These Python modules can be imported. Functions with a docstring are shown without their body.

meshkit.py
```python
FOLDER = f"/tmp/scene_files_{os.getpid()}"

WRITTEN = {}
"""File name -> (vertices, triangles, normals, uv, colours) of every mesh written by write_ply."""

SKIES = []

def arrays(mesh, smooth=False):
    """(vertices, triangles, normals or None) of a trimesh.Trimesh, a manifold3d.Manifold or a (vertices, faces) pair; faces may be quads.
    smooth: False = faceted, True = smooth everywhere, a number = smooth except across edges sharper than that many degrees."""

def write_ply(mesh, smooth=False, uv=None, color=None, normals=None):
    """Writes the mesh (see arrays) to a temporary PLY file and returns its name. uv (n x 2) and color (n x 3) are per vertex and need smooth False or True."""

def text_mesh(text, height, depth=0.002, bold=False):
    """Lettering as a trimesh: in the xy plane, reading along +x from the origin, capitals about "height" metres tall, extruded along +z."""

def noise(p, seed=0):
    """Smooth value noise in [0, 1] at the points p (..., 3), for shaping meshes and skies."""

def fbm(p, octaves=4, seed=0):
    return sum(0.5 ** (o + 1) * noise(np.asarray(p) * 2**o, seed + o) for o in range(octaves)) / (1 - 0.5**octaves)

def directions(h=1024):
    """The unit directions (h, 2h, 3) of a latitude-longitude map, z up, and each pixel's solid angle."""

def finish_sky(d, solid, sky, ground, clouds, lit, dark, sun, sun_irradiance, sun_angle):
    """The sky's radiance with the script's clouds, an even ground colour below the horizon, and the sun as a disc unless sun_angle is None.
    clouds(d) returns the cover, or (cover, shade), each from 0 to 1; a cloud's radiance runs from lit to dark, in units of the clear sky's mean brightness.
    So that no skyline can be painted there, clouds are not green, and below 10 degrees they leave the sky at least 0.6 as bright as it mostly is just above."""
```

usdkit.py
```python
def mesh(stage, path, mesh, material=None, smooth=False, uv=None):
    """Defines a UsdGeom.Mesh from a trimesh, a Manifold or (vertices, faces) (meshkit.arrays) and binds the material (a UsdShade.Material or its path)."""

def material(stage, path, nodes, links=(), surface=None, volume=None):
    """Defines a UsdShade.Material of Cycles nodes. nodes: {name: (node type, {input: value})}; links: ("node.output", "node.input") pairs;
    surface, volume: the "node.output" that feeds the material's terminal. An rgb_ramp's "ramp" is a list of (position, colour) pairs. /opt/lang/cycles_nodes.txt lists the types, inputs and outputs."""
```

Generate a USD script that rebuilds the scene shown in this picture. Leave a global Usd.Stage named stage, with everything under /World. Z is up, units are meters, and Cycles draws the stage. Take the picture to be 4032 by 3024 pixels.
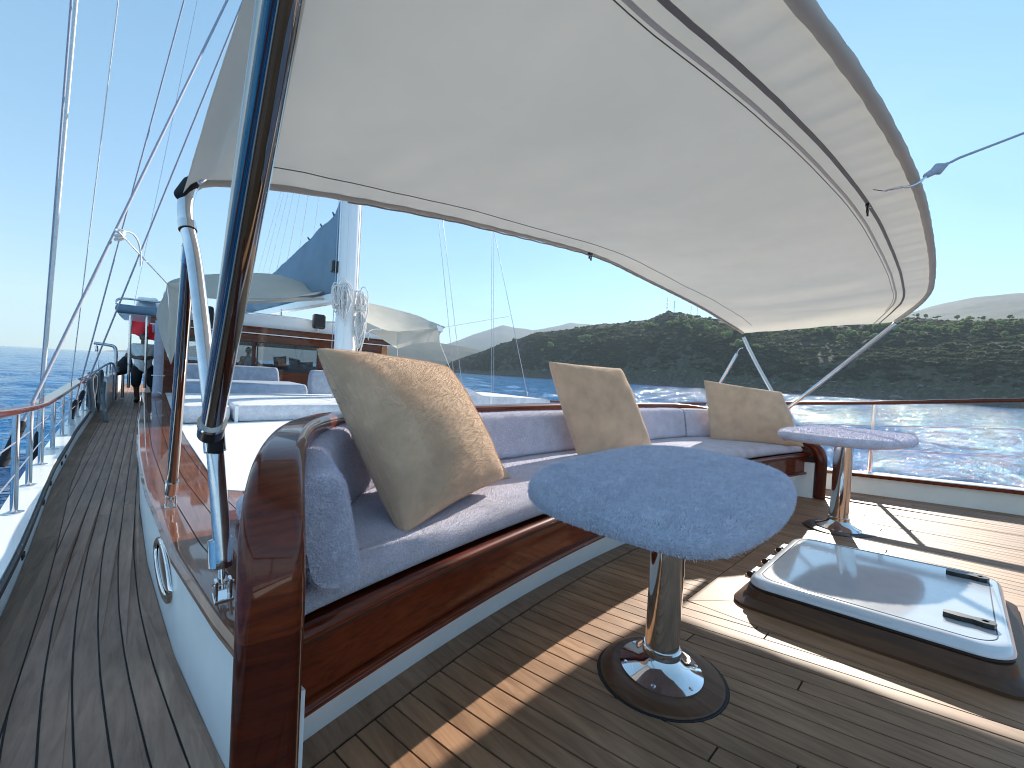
import math, random
import numpy as np
import trimesh, manifold3d, usdkit
from meshkit import fbm, noise
from shapely.geometry import Polygon, LineString, Point, box as sbox
from shapely.ops import split as ssplit
from pxr import Usd, UsdGeom, UsdLux, UsdShade, Sdf, Gf, Vt

random.seed(7)
rng = np.random.default_rng(7)
stage = Usd.Stage.CreateInMemory()
UsdGeom.SetStageUpAxis(stage, UsdGeom.Tokens.z)
UsdGeom.SetStageMetersPerUnit(stage, 1.0)
world = UsdGeom.Xform.Define(stage, '/World')
stage.SetDefaultPrim(world.GetPrim())

# ------------------------------------------------------------------ camera, sky, sun, exposure
# x = across the boat, y = along the boat (aft), z = up; the deck slopes down with the sheer
EXPOSURE = 1.42
SKY_STRENGTH, SUN_INTENSITY = 0.082, 1.0
SUN_EL, SUN_AZ = math.radians(25.5), math.radians(74.8)
cam = UsdGeom.Camera.Define(stage, '/World/camera')
cam.CreateHorizontalApertureAttr(36.0)
cam.CreateVerticalApertureAttr(27.0)
cam.CreateFocalLengthAttr(14.159)
cam.CreateClippingRangeAttr(Gf.Vec2f(0.05, 40000))
cam.CreateExposureAttr(EXPOSURE)
_r = np.array([0.743, -0.667, 0.056]); _d = np.array([0.025, -0.056, -0.998]); _f = np.array([0.669, 0.743, -0.025])
_f /= np.linalg.norm(_f); _r -= _f * (_r @ _f); _r /= np.linalg.norm(_r); _u = np.cross(_r, _f)
CAM = (-2.84, -0.99, 1.19)
cam.AddTransformOp().Set(Gf.Matrix4d(*_r, 0, *_u, 0, *(-_f), 0, *CAM, 1))

dome = UsdLux.DomeLight.Define(stage, '/World/sky')
dome.CreateIntensityAttr(1.0)
sky_mat = usdkit.material(stage, '/World/Looks/sky', {
    'sky': ('sky_texture', {'sky_type': 'single_scattering', 'sun_disc': False, 'sun_elevation': SUN_EL, 'sun_rotation': SUN_AZ,
                            'altitude': 0.0, 'air_density': 1.0, 'aerosol_density': 0.08, 'ozone_density': 0.35}),
    'tint': ('mix', {'mix_type': 'multiply', 'fac': 1.0, 'color2': (0.70, 0.96, 1.14)}),
    # thin, even high veil of cirrus over the whole sky
    'co': ('texture_coordinate', {}), 'mp': ('mapping', {'scale': (1.0, 2.2, 5.0)}), 'n': ('noise_texture', {'scale': 1.6, 'detail': 6.0, 'roughness': 0.55, 'distortion': 0.8}),
    'mr': ('map_range', {'from_min': 0.3, 'from_max': 0.7, 'to_min': 0.30, 'to_max': 0.46, 'clamp': True}),
    'veil': ('mix', {'mix_type': 'mix', 'color2': (1.25, 2.75, 3.7)}),
    'bg': ('background_shader', {'strength': SKY_STRENGTH})}, [('sky.color', 'tint.color1'), ('tint.color', 'veil.color1'), ('co.generated', 'mp.vector'), ('mp.vector', 'n.vector'), ('n.fac', 'mr.value'), ('mr.result', 'veil.fac'), ('veil.color', 'bg.color')], surface='bg.background')
UsdShade.MaterialBindingAPI.Apply(dome.GetPrim()).Bind(sky_mat)
dome.GetPrim().SetCustomDataByKey('kind', 'structure')

sun = UsdLux.DistantLight.Define(stage, '/World/sun')
sun.CreateIntensityAttr(SUN_INTENSITY)
sun.CreateAngleAttr(0.5)
sun.CreateColorAttr(Gf.Vec3f(1.0, 0.92, 0.80))
sun.GetPrim().CreateAttribute('inputs:normalize', Sdf.ValueTypeNames.Bool).Set(True)
SUN = np.array([math.cos(SUN_EL) * math.sin(SUN_AZ), math.cos(SUN_EL) * math.cos(SUN_AZ), math.sin(SUN_EL)])
_x = np.cross([0, 0, 1.0], SUN); _x /= np.linalg.norm(_x); _y = np.cross(SUN, _x)
sun.AddTransformOp().Set(Gf.Matrix4d(*_x, 0, *_y, 0, *SUN, 0, 0, 0, 30, 1))

# ------------------------------------------------------------------ helpers
V = lambda *a: np.array(a, float)
_names = {}
def numbered(parent, name):
    k = (parent, name); n = _names.get(k, 0); _names[k] = n + 1
    return f'{parent}/{name}' if n == 0 else f'{parent}/{name}_{n:03d}'
def tag(prim, label=None, cat=None, group=None, kind=None):
    for k, v in (('label', label), ('category', cat), ('group', group), ('kind', kind)):
        if v: prim.SetCustomDataByKey(k, v)
    return prim
def thing(name, label=None, cat=None, loc=(0, 0, 0), group=None, kind=None, rotz=0):
    x = UsdGeom.Xform.Define(stage, numbered('/World', name))
    x.AddTranslateOp().Set(Gf.Vec3d(*map(float, loc)))
    if rotz: x.AddRotateZOp().Set(float(rotz))
    return tag(x.GetPrim(), label, cat, group, kind)
def obj(name, mesh, mat, parent=None, smooth=False, label=None, at=None):
    pp = str(parent.GetPath()) if parent is not None else '/World'
    if at is not None:
        v, f = va(mesh); mesh = (v - np.asarray(at, float), f)
    m = usdkit.mesh(stage, numbered(pp, name), mesh, M[mat], smooth=smooth)
    if label: m.GetPrim().SetCustomDataByKey('label', label)
    return m.GetPrim()
def va(mesh):
    if hasattr(mesh, 'to_mesh'):
        m = mesh.to_mesh(); return np.asarray(m.vert_properties[:, :3], float), np.asarray(m.tri_verts)
    if isinstance(mesh, tuple):
        v, f = np.asarray(mesh[0], float), np.asarray(mesh[1], int)
        if f.shape[1] == 4: f = np.vstack([f[:, [0, 1, 2]], f[:, [0, 2, 3]]])
        return v, f
    return np.asarray(mesh.vertices), np.asarray(mesh.faces)
def cat_(*ms):
    vs, fs, o = [], [], 0
    for m in ms:
        v, f = va(m); vs.append(v); fs.append(f + o); o += len(v)
    return np.vstack(vs), np.vstack(fs)
def loft(rings, caps=True, closed_path=False):
    """rings: m x k x 3, each ring a closed outline."""
    R = np.asarray(rings, float); m, k = R.shape[:2]
    v = R.reshape(-1, 3); f = []
    j = np.arange(k); jn = (j + 1) % k
    for i in range(m if closed_path else m - 1):
        a, b = i * k, ((i + 1) % m) * k
        f.append(np.stack([a + j, b + j, b + jn], 1)); f.append(np.stack([a + j, b + jn, a + jn], 1))
    if caps and not closed_path:
        c0, c1 = len(v), len(v) + 1
        v = np.vstack([v, R[0].mean(0), R[-1].mean(0)])
        f.append(np.stack([np.full(k, c0), j, jn], 1)); f.append(np.stack([np.full(k, c1), (m - 1) * k + jn, (m - 1) * k + j], 1))
    f = np.vstack(f)
    t = trimesh.Trimesh(v, f, process=False)
    if t.volume < 0: f = f[:, ::-1]
    return v, f
def frames(p, closed=False):
    p = np.asarray(p, float)
    t = np.gradient(p, axis=0) if not closed else np.roll(p, -1, 0) - np.roll(p, 1, 0)
    t /= np.linalg.norm(t, axis=1, keepdims=True)
    n = np.cross(t[0], [0, 0, 1.0])
    if np.linalg.norm(n) < 1e-3: n = np.cross(t[0], [0, 1.0, 0])
    n /= np.linalg.norm(n); N = [n]
    for i in range(1, len(p)):
        n = N[-1] - t[i] * (N[-1] @ t[i]); n /= np.linalg.norm(n); N.append(n)
    N = np.array(N); return t, N, np.cross(t, N)
def tube(p, r, n=12, closed=False):
    p = np.asarray(p, float); r = np.broadcast_to(r, len(p))
    t, N, B = frames(p, closed)
    a = np.linspace(0, 2 * np.pi, n, endpoint=False)
    rings = p[:, None] + r[:, None, None] * (np.cos(a)[None, :, None] * N[:, None] + np.sin(a)[None, :, None] * B[:, None])
    return loft(rings, True, closed)
def spline(pts, n, closed=False):
    from scipy.interpolate import CubicSpline
    p = np.asarray(pts, float)
    if closed: p = np.vstack([p, p[:1]])
    d = np.r_[0, np.cumsum(np.linalg.norm(np.diff(p, axis=0), axis=1) ** 0.5)]
    cs = CubicSpline(d, p, bc_type='periodic' if closed else 'natural')
    return cs(np.linspace(0, d[-1], n, endpoint=not closed))
def linpath(pts, n):
    p = np.asarray(pts, float); d = np.r_[0, np.cumsum(np.linalg.norm(np.diff(p, axis=0), axis=1))]
    x = np.linspace(0, d[-1], n); return np.stack([np.interp(x, d, p[:, i]) for i in range(p.shape[1])], 1)
def rrect(w, h, r, n=4):
    """rounded rectangle outline centred at 0, k x 2"""
    o = []
    for cx, cy, a0 in ((w/2-r, h/2-r, 0), (-w/2+r, h/2-r, 90), (-w/2+r, -h/2+r, 180), (w/2-r, -h/2+r, 270)):
        for a in np.radians(np.linspace(a0, a0 + 90, n + 1)): o.append((cx + r*np.cos(a), cy + r*np.sin(a)))
    return np.array(o)
def sweep(path, prof, width_dirs=None, up=(0, 0, 1)):
    """profile (k x 2: width, up) along path; width axis horizontal across the path."""
    p = np.asarray(path, float); t = np.gradient(p, axis=0); t /= np.linalg.norm(t, axis=1, keepdims=True)
    if width_dirs is None: w = np.cross(t, up)
    else: w = np.asarray(width_dirs, float)
    w = w / np.linalg.norm(w, axis=1, keepdims=True); u = np.cross(w, t)
    return loft(p[:, None] + prof[None, :, :1] * w[:, None] + prof[None, :, 1:] * u[:, None])
def bx(x0, x1, y0, y1, z0, z1, r=0.0):
    if r <= 0:
        m = trimesh.creation.box((x1-x0, y1-y0, z1-z0)); m.apply_translation(((x0+x1)/2, (y0+y1)/2, (z0+z1)/2)); return m
    s = manifold3d.Manifold.sphere(r, 12)
    return manifold3d.Manifold.batch_hull([s.translate((x, y, z)) for x in (x0+r, x1-r) for y in (y0+r, y1-r) for z in (z0+r, z1-r)])
def extr(poly, z0, z1):
    m = trimesh.creation.extrude_polygon(poly, z1 - z0, engine='earcut'); m.apply_translation((0, 0, z0)); return m
def lathe(prof, n=40, loc=(0, 0, 0)):
    prof = np.asarray(prof, float); a = np.linspace(0, 2*np.pi, n, endpoint=False)
    rings = [[(r*np.cos(x), r*np.sin(x), z) for x in a] for r, z in prof]
    v, f = loft(rings); return v + np.asarray(loc), f
def hull(spheres, seg=16):
    return manifold3d.Manifold.batch_hull([manifold3d.Manifold.sphere(r, seg).translate(tuple(map(float, c))) for c, r in spheres])
def cyl(p0, p1, r, n=16): return tube(linpath([p0, p1], 2), r, n)

def pile(mesh, n, length, width, mt, parent, seed, keep=None, flow=(0, 0, 0), at=None, curl=2.2):
    """short plush fibres standing on a cloth surface"""
    v, f = va(mesh); rg = np.random.default_rng(seed); t = trimesh.Trimesh(v, f, process=True); t.merge_vertices(); t.fix_normals()
    a = t.area_faces/t.area_faces.sum(); fi = rg.choice(len(a), n, p=a); u = rg.uniform(size=(n, 2)); fl = u.sum(1) > 1; u[fl] = 1 - u[fl]
    T = t.triangles[fi]; p = T[:, 0] + u[:, :1]*(T[:, 1]-T[:, 0]) + u[:, 1:]*(T[:, 2]-T[:, 0]); nn = t.face_normals[fi]
    if keep is not None: k = keep(p, nn); p, nn = p[k], nn[k]
    m_ = len(p); cl = fbm(p*V(22, 22, 22), 3, seed)[:, None] - .5; cl2 = fbm(p*V(22, 22, 22) + 9.3, 3, seed)[:, None] - .5
    d = nn + np.asarray(flow) + rg.normal(0, .35, (m_, 3)) + curl*np.concatenate([cl, cl2, cl*0], 1); d /= np.linalg.norm(d, axis=1, keepdims=True)
    L = length*rg.uniform(.6, 1.25, (m_, 1)); q = np.stack([p - nn*.001, p + d*L*.55 + nn*L*.1, p + d*L + rg.normal(0, .15, (m_, 3))*L], 1)
    if at is not None: q = q - np.asarray(at, float)
    c = UsdGeom.BasisCurves.Define(stage, numbered(str(parent.GetPath()), 'pile'))
    c.CreateTypeAttr('linear'); c.CreatePointsAttr(Vt.Vec3fArray.FromNumpy(q.reshape(-1, 3).astype(np.float32))); c.CreateCurveVertexCountsAttr(Vt.IntArray.FromNumpy(np.full(m_, 3, np.int32)))
    w = np.tile(np.array([width, width*.8, width*.35], np.float32), m_); c.CreateWidthsAttr(Vt.FloatArray.FromNumpy(w)); c.SetWidthsInterpolation('vertex')
    UsdShade.MaterialBindingAPI.Apply(c.GetPrim()).Bind(M[mt]); tag(c.GetPrim(), kind='stuff'); return c

# ------------------------------------------------------------------ materials
M = {}
def mat(name, nodes, links, surface='p.BSDF', volume=None):
    M[name] = usdkit.material(stage, '/World/Looks/' + name, nodes, links, surface=surface, volume=volume)
def plain(name, color, rough=0.5, metallic=0.0, coat=0.0, spec=0.5, sheen=0.0, bump=None, var=0.0, vscale=6.0, trans=0.0):
    nodes = {'p': ('principled_bsdf', {'base_color': color, 'roughness': rough, 'metallic': metallic, 'coat_weight': coat, 'coat_roughness': 0.06,
                                       'specular_ior_level': spec, 'sheen_weight': sheen, 'sheen_roughness': 0.4})}
    links = []
    nodes['g'] = ('geometry', {})
    if var > 0:
        c = np.array(color)
        nodes['n'] = ('noise_texture', {'scale': vscale, 'detail': 5.0, 'roughness': 0.6})
        nodes['r'] = ('rgb_ramp', {'ramp': [(0.3, tuple(c*(1-var))), (0.7, tuple(np.minimum(c*(1+var), .95)))]})
        links += [('g.position', 'n.vector'), ('n.fac', 'r.fac'), ('r.color', 'p.base_color')]
    if bump:
        sc, st, dist = bump
        nodes['bn'] = ('noise_texture', {'scale': sc, 'detail': 4.0, 'roughness': 0.6})
        nodes['b'] = ('bump', {'strength': st, 'distance': dist})
        links += [('g.position', 'bn.vector'), ('bn.fac', 'b.height'), ('b.normal', 'p.normal')]
    mat(name, nodes, links)

def wood(name, dark, light, stretch=(14, 1.1, 14), rough=0.55, coat=0.0, bump=0.25, rnd=0.25, rot=0.0, blotch=None, coat_rough=0.04):
    """grain runs along y (rotated about z by rot)"""
    nodes = {'g': ('geometry', {}), 'oi': ('object_info', {}),
             'mp': ('mapping', {'mapping_type': 'point', 'rotation': (0, 0, rot), 'scale': stretch}),
             'off': ('math', {'math_type': 'multiply', 'value2': 37.0}),
             'add': ('vector_math', {'math_type': 'add'}), 'comb': ('combine_xyz', {}),
             'n': ('noise_texture', {'scale': 2.2, 'detail': 7.0, 'roughness': 0.62, 'distortion': 0.6}),
             'n2': ('noise_texture', {'scale': 1.7, 'detail': 3.0}),
             'r': ('rgb_ramp', {'ramp': [(0.25, dark), (0.5, tuple((np.array(dark)+np.array(light))/2)), (0.78, light)]}),
             'h': ('hsv', {'saturation': 1.0}), 'mr': ('map_range', {'from_min': 0.0, 'from_max': 1.0, 'to_min': 1-rnd, 'to_max': 1+rnd}),
             'mr2': ('map_range', {'from_min': 0.3, 'from_max': 0.7, 'to_min': 0.8, 'to_max': 1.18}),
             'mm': ('math', {'math_type': 'multiply'}),
             'b': ('bump', {'strength': bump, 'distance': 0.002}),
             'p': ('principled_bsdf', {'roughness': rough, 'coat_weight': coat, 'coat_roughness': coat_rough, 'specular_ior_level': 0.12 if coat > 0.5 else 0.4})}
    links = [('g.position', 'mp.vector'), ('oi.random', 'off.value1'), ('off.value', 'comb.x'), ('off.value', 'comb.z'), ('mp.vector', 'add.vector1'), ('comb.vector', 'add.vector2'),
             ('add.vector', 'n.vector'), ('g.position', 'n2.vector'), ('n.fac', 'r.fac'), ('r.color', 'h.color'), ('oi.random', 'mr.value'),
             ('n2.fac', 'mr2.value'), ('mr.result', 'mm.value1'), ('mr2.result', 'mm.value2'), ('mm.value', 'h.value'),
             ('h.color', 'p.base_color'), ('n.fac', 'b.height'), ('b.normal', 'p.normal')]
    mat(name, nodes, links)

wood('teak_foredeck', (0.168, 0.080, 0.038), (0.40, 0.225, 0.122), rot=0.18, rnd=0.13)
wood('teak_sidedeck', (0.21, 0.120, 0.080), (0.46, 0.28, 0.195), rot=0.08, rnd=0.10)
wood('teak_margin', (0.15, 0.075, 0.04), (0.34, 0.20, 0.12), rnd=0.1)
wood('teak_coaming', (0.038, 0.015, 0.007), (0.13, 0.058, 0.026), rnd=0.08, rough=0.4)
wood('mahogany', (0.022, 0.0024, 0.0010), (0.095, 0.0105, 0.0028), stretch=(4, 4, 26), coat=0.7, rough=0.35, bump=0.04, rnd=0.05)
wood('mahogany_along', (0.040, 0.0048, 0.0014), (0.175, 0.027, 0.006), stretch=(0.9, 24, 24), coat=0.7, rough=0.35, bump=0.04, rnd=0.05)
wood('mahogany_ledge', (0.10, 0.028, 0.012), (0.30, 0.11, 0.05), stretch=(22, 1.3, 10), coat=1.0, rough=0.35, bump=0.04, rnd=0.12)
wood('mahogany_house', (0.050, 0.010, 0.0035), (0.145, 0.034, 0.010), stretch=(1.2, 14, 14), coat=0.8, rough=0.35, bump=0.05, rnd=0.1)
plain('caulk', (0.012, 0.012, 0.016), 0.6)
plain('dark_rubber', (0.012, 0.012, 0.014), 0.5)
plain('white_gelcoat', (0.80, 0.80, 0.79), 0.28, coat=0.4, var=0.03, vscale=2.0)
plain('cream_gelcoat', (0.72, 0.69, 0.62), 0.35, coat=0.3, var=0.05, vscale=3.0)
plain('white_wall', (0.86, 0.87, 0.87), 0.4, coat=0.2, var=0.05, vscale=3.5, bump=(90, 0.08, 0.002))
plain('white_deck', (0.84, 0.83, 0.82), 0.55, var=0.03, vscale=4, bump=(160, 0.15, 0.002))
plain('chrome', (0.78, 0.77, 0.76), 0.055, metallic=1.0, var=0.05, vscale=18)
plain('chrome_dark', (0.36, 0.345, 0.33), 0.05, metallic=1.0, var=0.05, vscale=18)
plain('steel', (0.66, 0.67, 0.69), 0.16, metallic=1.0, var=0.08, vscale=25)
plain('steel_blur', (0.60, 0.62, 0.66), 0.30, metallic=1.0, var=0.08, vscale=25)
plain('mast_paint', (0.82, 0.82, 0.81), 0.22, coat=0.5)
plain('rope_white', (0.72, 0.69, 0.66), 0.8, bump=(220, 0.6, 0.004), var=0.18, vscale=60)
plain('rope_grey', (0.34, 0.34, 0.40), 0.7, bump=(220, 0.6, 0.004), var=0.2, vscale=80)
plain('rope_dark', (0.14, 0.15, 0.16), 0.8, bump=(220, 0.6, 0.004), var=0.2, vscale=80)
plain('wire', (0.42, 0.42, 0.50), 0.35, metallic=0.6)
plain('black_plastic', (0.012, 0.012, 0.013), 0.3)
plain('black_cloth', (0.012, 0.012, 0.015), 0.85)
plain('sail_cover', (0.16, 0.23, 0.30), 0.75, var=0.12, vscale=1.4, bump=(7, 0.35, 0.03))
plain('grey_cloth', (0.13, 0.14, 0.17), 0.9, var=0.15, vscale=20)
plain('grey_roll', (0.34, 0.34, 0.40), 0.8, var=0.1, vscale=12)
plain('flag_red', (0.80, 0.012, 0.025), 0.7, var=0.1, vscale=5)
plain('skin', (0.15, 0.085, 0.055), 0.5, var=0.08, vscale=30)
plain('skin_light', (0.42, 0.26, 0.19), 0.5, var=0.06, vscale=30)
plain('hair', (0.012, 0.009, 0.008), 0.5)
plain('hair_grey', (0.06, 0.052, 0.047), 0.6)
plain('shirt_grey', (0.74, 0.75, 0.74), 0.9, var=0.1, vscale=20, bump=(20, 0.4, 0.01))
plain('shirt_white', (0.88, 0.87, 0.86), 0.9, var=0.06, vscale=20)
plain('trousers_black', (0.012, 0.012, 0.015), 0.9)
plain('hatch_white', (0.55, 0.575, 0.61), 0.10, coat=1.0, spec=0.6, var=0.04, vscale=14)
plain('eye_white', (0.7, 0.7, 0.68), 0.3)
plain('lip', (0.25, 0.09, 0.08), 0.5)
plain('light_wood', (0.42, 0.17, 0.055), 0.35, coat=0.8, var=0.2, vscale=8)
plain('dark_interior', (0.03, 0.025, 0.022), 0.7)

def towel(name, dark, light, scale=90, bump=0.9, dist=0.010, sheen=0.35, stretch=(1, 1, 1)):
    mat(name, {'g': ('geometry', {}), 'mp': ('mapping', {'scale': stretch}), 'n': ('noise_texture', {'scale': scale, 'detail': 6.0, 'roughness': 0.72, 'distortion': 0.5}),
               'n2': ('noise_texture', {'scale': 9.0, 'detail': 4.0}), 'v': ('voronoi_texture', {'scale': scale * 1.7}),
               'r': ('rgb_ramp', {'ramp': [(0.32, dark), (0.66, light)]}), 'r2': ('rgb_ramp', {'ramp': [(0.3, (0.86,)*3), (0.7, (1.1,)*3)]}),
               'm': ('mix', {'mix_type': 'multiply', 'fac': 1.0}), 'ad': ('math', {'math_type': 'multiply_add', 'value2': 0.5}),
               'b': ('bump', {'strength': bump, 'distance': dist}),
               'p': ('principled_bsdf', {'roughness': 0.95, 'specular_ior_level': 0.15, 'sheen_weight': sheen, 'sheen_roughness': 0.45})},
        [('g.position', 'mp.vector'), ('mp.vector', 'n.vector'), ('g.position', 'n2.vector'), ('g.position', 'v.vector'), ('n.fac', 'r.fac'), ('n2.fac', 'r2.fac'),
         ('r.color', 'm.color1'), ('r2.color', 'm.color2'), ('m.color', 'p.base_color'), ('v.distance', 'ad.value1'), ('n.fac', 'ad.value3'),
         ('ad.value', 'b.height'), ('b.normal', 'p.normal')])
towel('towel_lavender', (0.48, 0.46, 0.57), (0.72, 0.70, 0.80), 100, 0.9, 0.009)
towel('towel_table', (0.36, 0.40, 0.53), (0.70, 0.74, 0.88), 110, 1.0, 0.012, stretch=(0.45, 1.0, 1.0))
towel('towel_beige', (0.56, 0.385, 0.26), (0.63, 0.445, 0.31), 230, 0.45, 0.003, 0.35)
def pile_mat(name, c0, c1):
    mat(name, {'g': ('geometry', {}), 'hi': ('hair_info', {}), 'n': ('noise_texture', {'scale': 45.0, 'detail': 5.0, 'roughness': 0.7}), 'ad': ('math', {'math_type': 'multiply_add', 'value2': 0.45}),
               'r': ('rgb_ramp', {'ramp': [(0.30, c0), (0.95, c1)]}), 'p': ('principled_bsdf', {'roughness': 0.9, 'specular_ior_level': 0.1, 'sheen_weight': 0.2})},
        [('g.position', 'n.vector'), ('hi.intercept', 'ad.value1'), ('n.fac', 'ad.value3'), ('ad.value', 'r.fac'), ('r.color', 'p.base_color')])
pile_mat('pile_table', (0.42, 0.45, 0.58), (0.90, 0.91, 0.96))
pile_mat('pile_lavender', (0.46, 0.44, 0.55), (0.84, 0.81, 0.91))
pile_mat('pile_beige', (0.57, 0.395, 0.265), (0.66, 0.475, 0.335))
towel('sunbed_fabric', (0.55, 0.54, 0.57), (0.72, 0.71, 0.74), 40, 0.3, 0.004, 0.1)
towel('sunbed_grey', (0.26, 0.31, 0.40), (0.34, 0.39, 0.48), 40, 0.3, 0.004, 0.1)

# translucent woven canopy
def canvas(name, col, tr, w):
    mat(name, {'g': ('geometry', {}), 'n': ('noise_texture', {'scale': 3.0, 'detail': 4.0}), 'r': ('rgb_ramp', {'ramp': [(0.3, tuple(np.array(col)*.92)), (0.7, tuple(np.array(col)*1.06))]}),
               'bn': ('noise_texture', {'scale': 700.0, 'detail': 2.0}), 'b': ('bump', {'strength': 0.25, 'distance': 0.001}),
               'd': ('principled_bsdf', {'roughness': 0.8, 'specular_ior_level': 0.3}), 't': ('translucent_bsdf', {'color': tr}), 'm': ('mix_closure', {'fac': w})},
        [('g.position', 'n.vector'), ('g.position', 'bn.vector'), ('bn.fac', 'b.height'), ('b.normal', 'd.normal'), ('n.fac', 'r.fac'), ('r.color', 'd.base_color'), ('d.BSDF', 'm.closure1'), ('t.BSDF', 'm.closure2')], surface='m.closure')
canvas('canopy_cloth', (0.66, 0.635, 0.57), (0.53, 0.505, 0.445), 0.38)
canvas('hem_cloth', (0.78, 0.75, 0.69), (0.80, 0.75, 0.66), 0.5)
canvas('awning_cloth', (0.58, 0.56, 0.50), (0.52, 0.48, 0.40), 0.35)
plain('seam_thread', (0.17, 0.16, 0.145), 0.8)
plain('zip_tape', (0.27, 0.255, 0.235), 0.8, bump=(400, 0.8, 0.003))
plain('cloth_edge', (0.66, 0.63, 0.57), 0.8)

mat('window_glass', {'t': ('transparent_bsdf', {'color': (0.75, 0.80, 0.84)}), 'gl': ('glossy_bsdf', {'color': (1, 1, 1), 'roughness': 0.02}), 'fr': ('fresnel', {'IOR': 1.45}), 'm': ('mix_closure', {})},
    [('fr.fac', 'm.fac'), ('t.BSDF', 'm.closure1'), ('gl.BSDF', 'm.closure2')], surface='m.closure')

# sea water
mat('sea_water', {'g': ('geometry', {}), 'mp': ('mapping', {'rotation': (0, 0, 0.5), 'scale': (0.55, 1.25, 1.0)}),
                  'n1': ('noise_texture', {'scale': 0.75, 'detail': 5.0, 'roughness': 0.62, 'distortion': 0.4}), 'n2': ('noise_texture', {'scale': 4.0, 'detail': 4.0, 'roughness': 0.6}),
                  'ma': ('math', {'math_type': 'multiply_add', 'value2': 0.16}), 'b': ('bump', {'strength': 1.0, 'distance': 0.80}),
                  'r': ('rgb_ramp', {'ramp': [(0.35, (0.003, 0.09, 0.24)), (0.65, (0.010, 0.18, 0.42))]}),
                  'p': ('principled_bsdf', {'roughness': 0.06, 'ior': 1.33, 'specular_ior_level': 0.5})},
    [('g.position', 'mp.vector'), ('mp.vector', 'n1.vector'), ('g.position', 'n2.vector'), ('n2.fac', 'ma.value1'), ('n1.fac', 'ma.value3'), ('ma.value', 'b.height'), ('b.normal', 'p.normal'),
     ('n1.fac', 'r.fac'), ('r.color', 'p.base_color')])
# hills
def hillmat(name, c, lo=-2.0):
    mat(name, {'g': ('geometry', {}), 'n': ('noise_texture', {'scale': 0.07, 'detail': 8.0, 'roughness': 0.68}), 'n2': ('noise_texture', {'scale': 0.35, 'detail': 6.0, 'roughness': 0.7}),
               'r': ('rgb_ramp', {'ramp': [(0.36, c[0]), (0.52, c[1]), (0.66, c[2])]}), 'rk': ('rgb_ramp', {'ramp': [(0.3, c[3]), (0.7, c[4])]}),
               's': ('separate_xyz', {}), 'hn': ('math', {'math_type': 'multiply_add', 'value2': 26.0}), 'mr': ('map_range', {'from_min': 9.0, 'from_max': 20.0, 'to_min': 1.0, 'to_max': 0.0, 'clamp': True}),
               'sub': ('math', {'math_type': 'multiply_add', 'value2': -1.0}),
               'mx': ('mix', {'mix_type': 'mix'}), 'b': ('bump', {'strength': 0.8, 'distance': 2.0}), 'p': ('principled_bsdf', {'roughness': 0.95, 'specular_ior_level': 0.1})},
        [('g.position', 'n.vector'), ('g.position', 'n2.vector'), ('n2.fac', 'r.fac'), ('n2.fac', 'rk.fac'), ('g.position', 's.vector'), ('n.fac', 'hn.value1'), ('s.z', 'hn.value3'),
         ('hn.value', 'mr.value'), ('mr.result', 'mx.fac'), ('r.color', 'mx.color1'), ('rk.color', 'mx.color2'), ('mx.color', 'p.base_color'), ('n2.fac', 'b.height'), ('b.normal', 'p.normal')])
hillmat('near_hill', [(0.038, 0.047, 0.030), (0.068, 0.068, 0.045), (0.13, 0.108, 0.075), (0.07, 0.062, 0.053), (0.16, 0.14, 0.118)])
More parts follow.
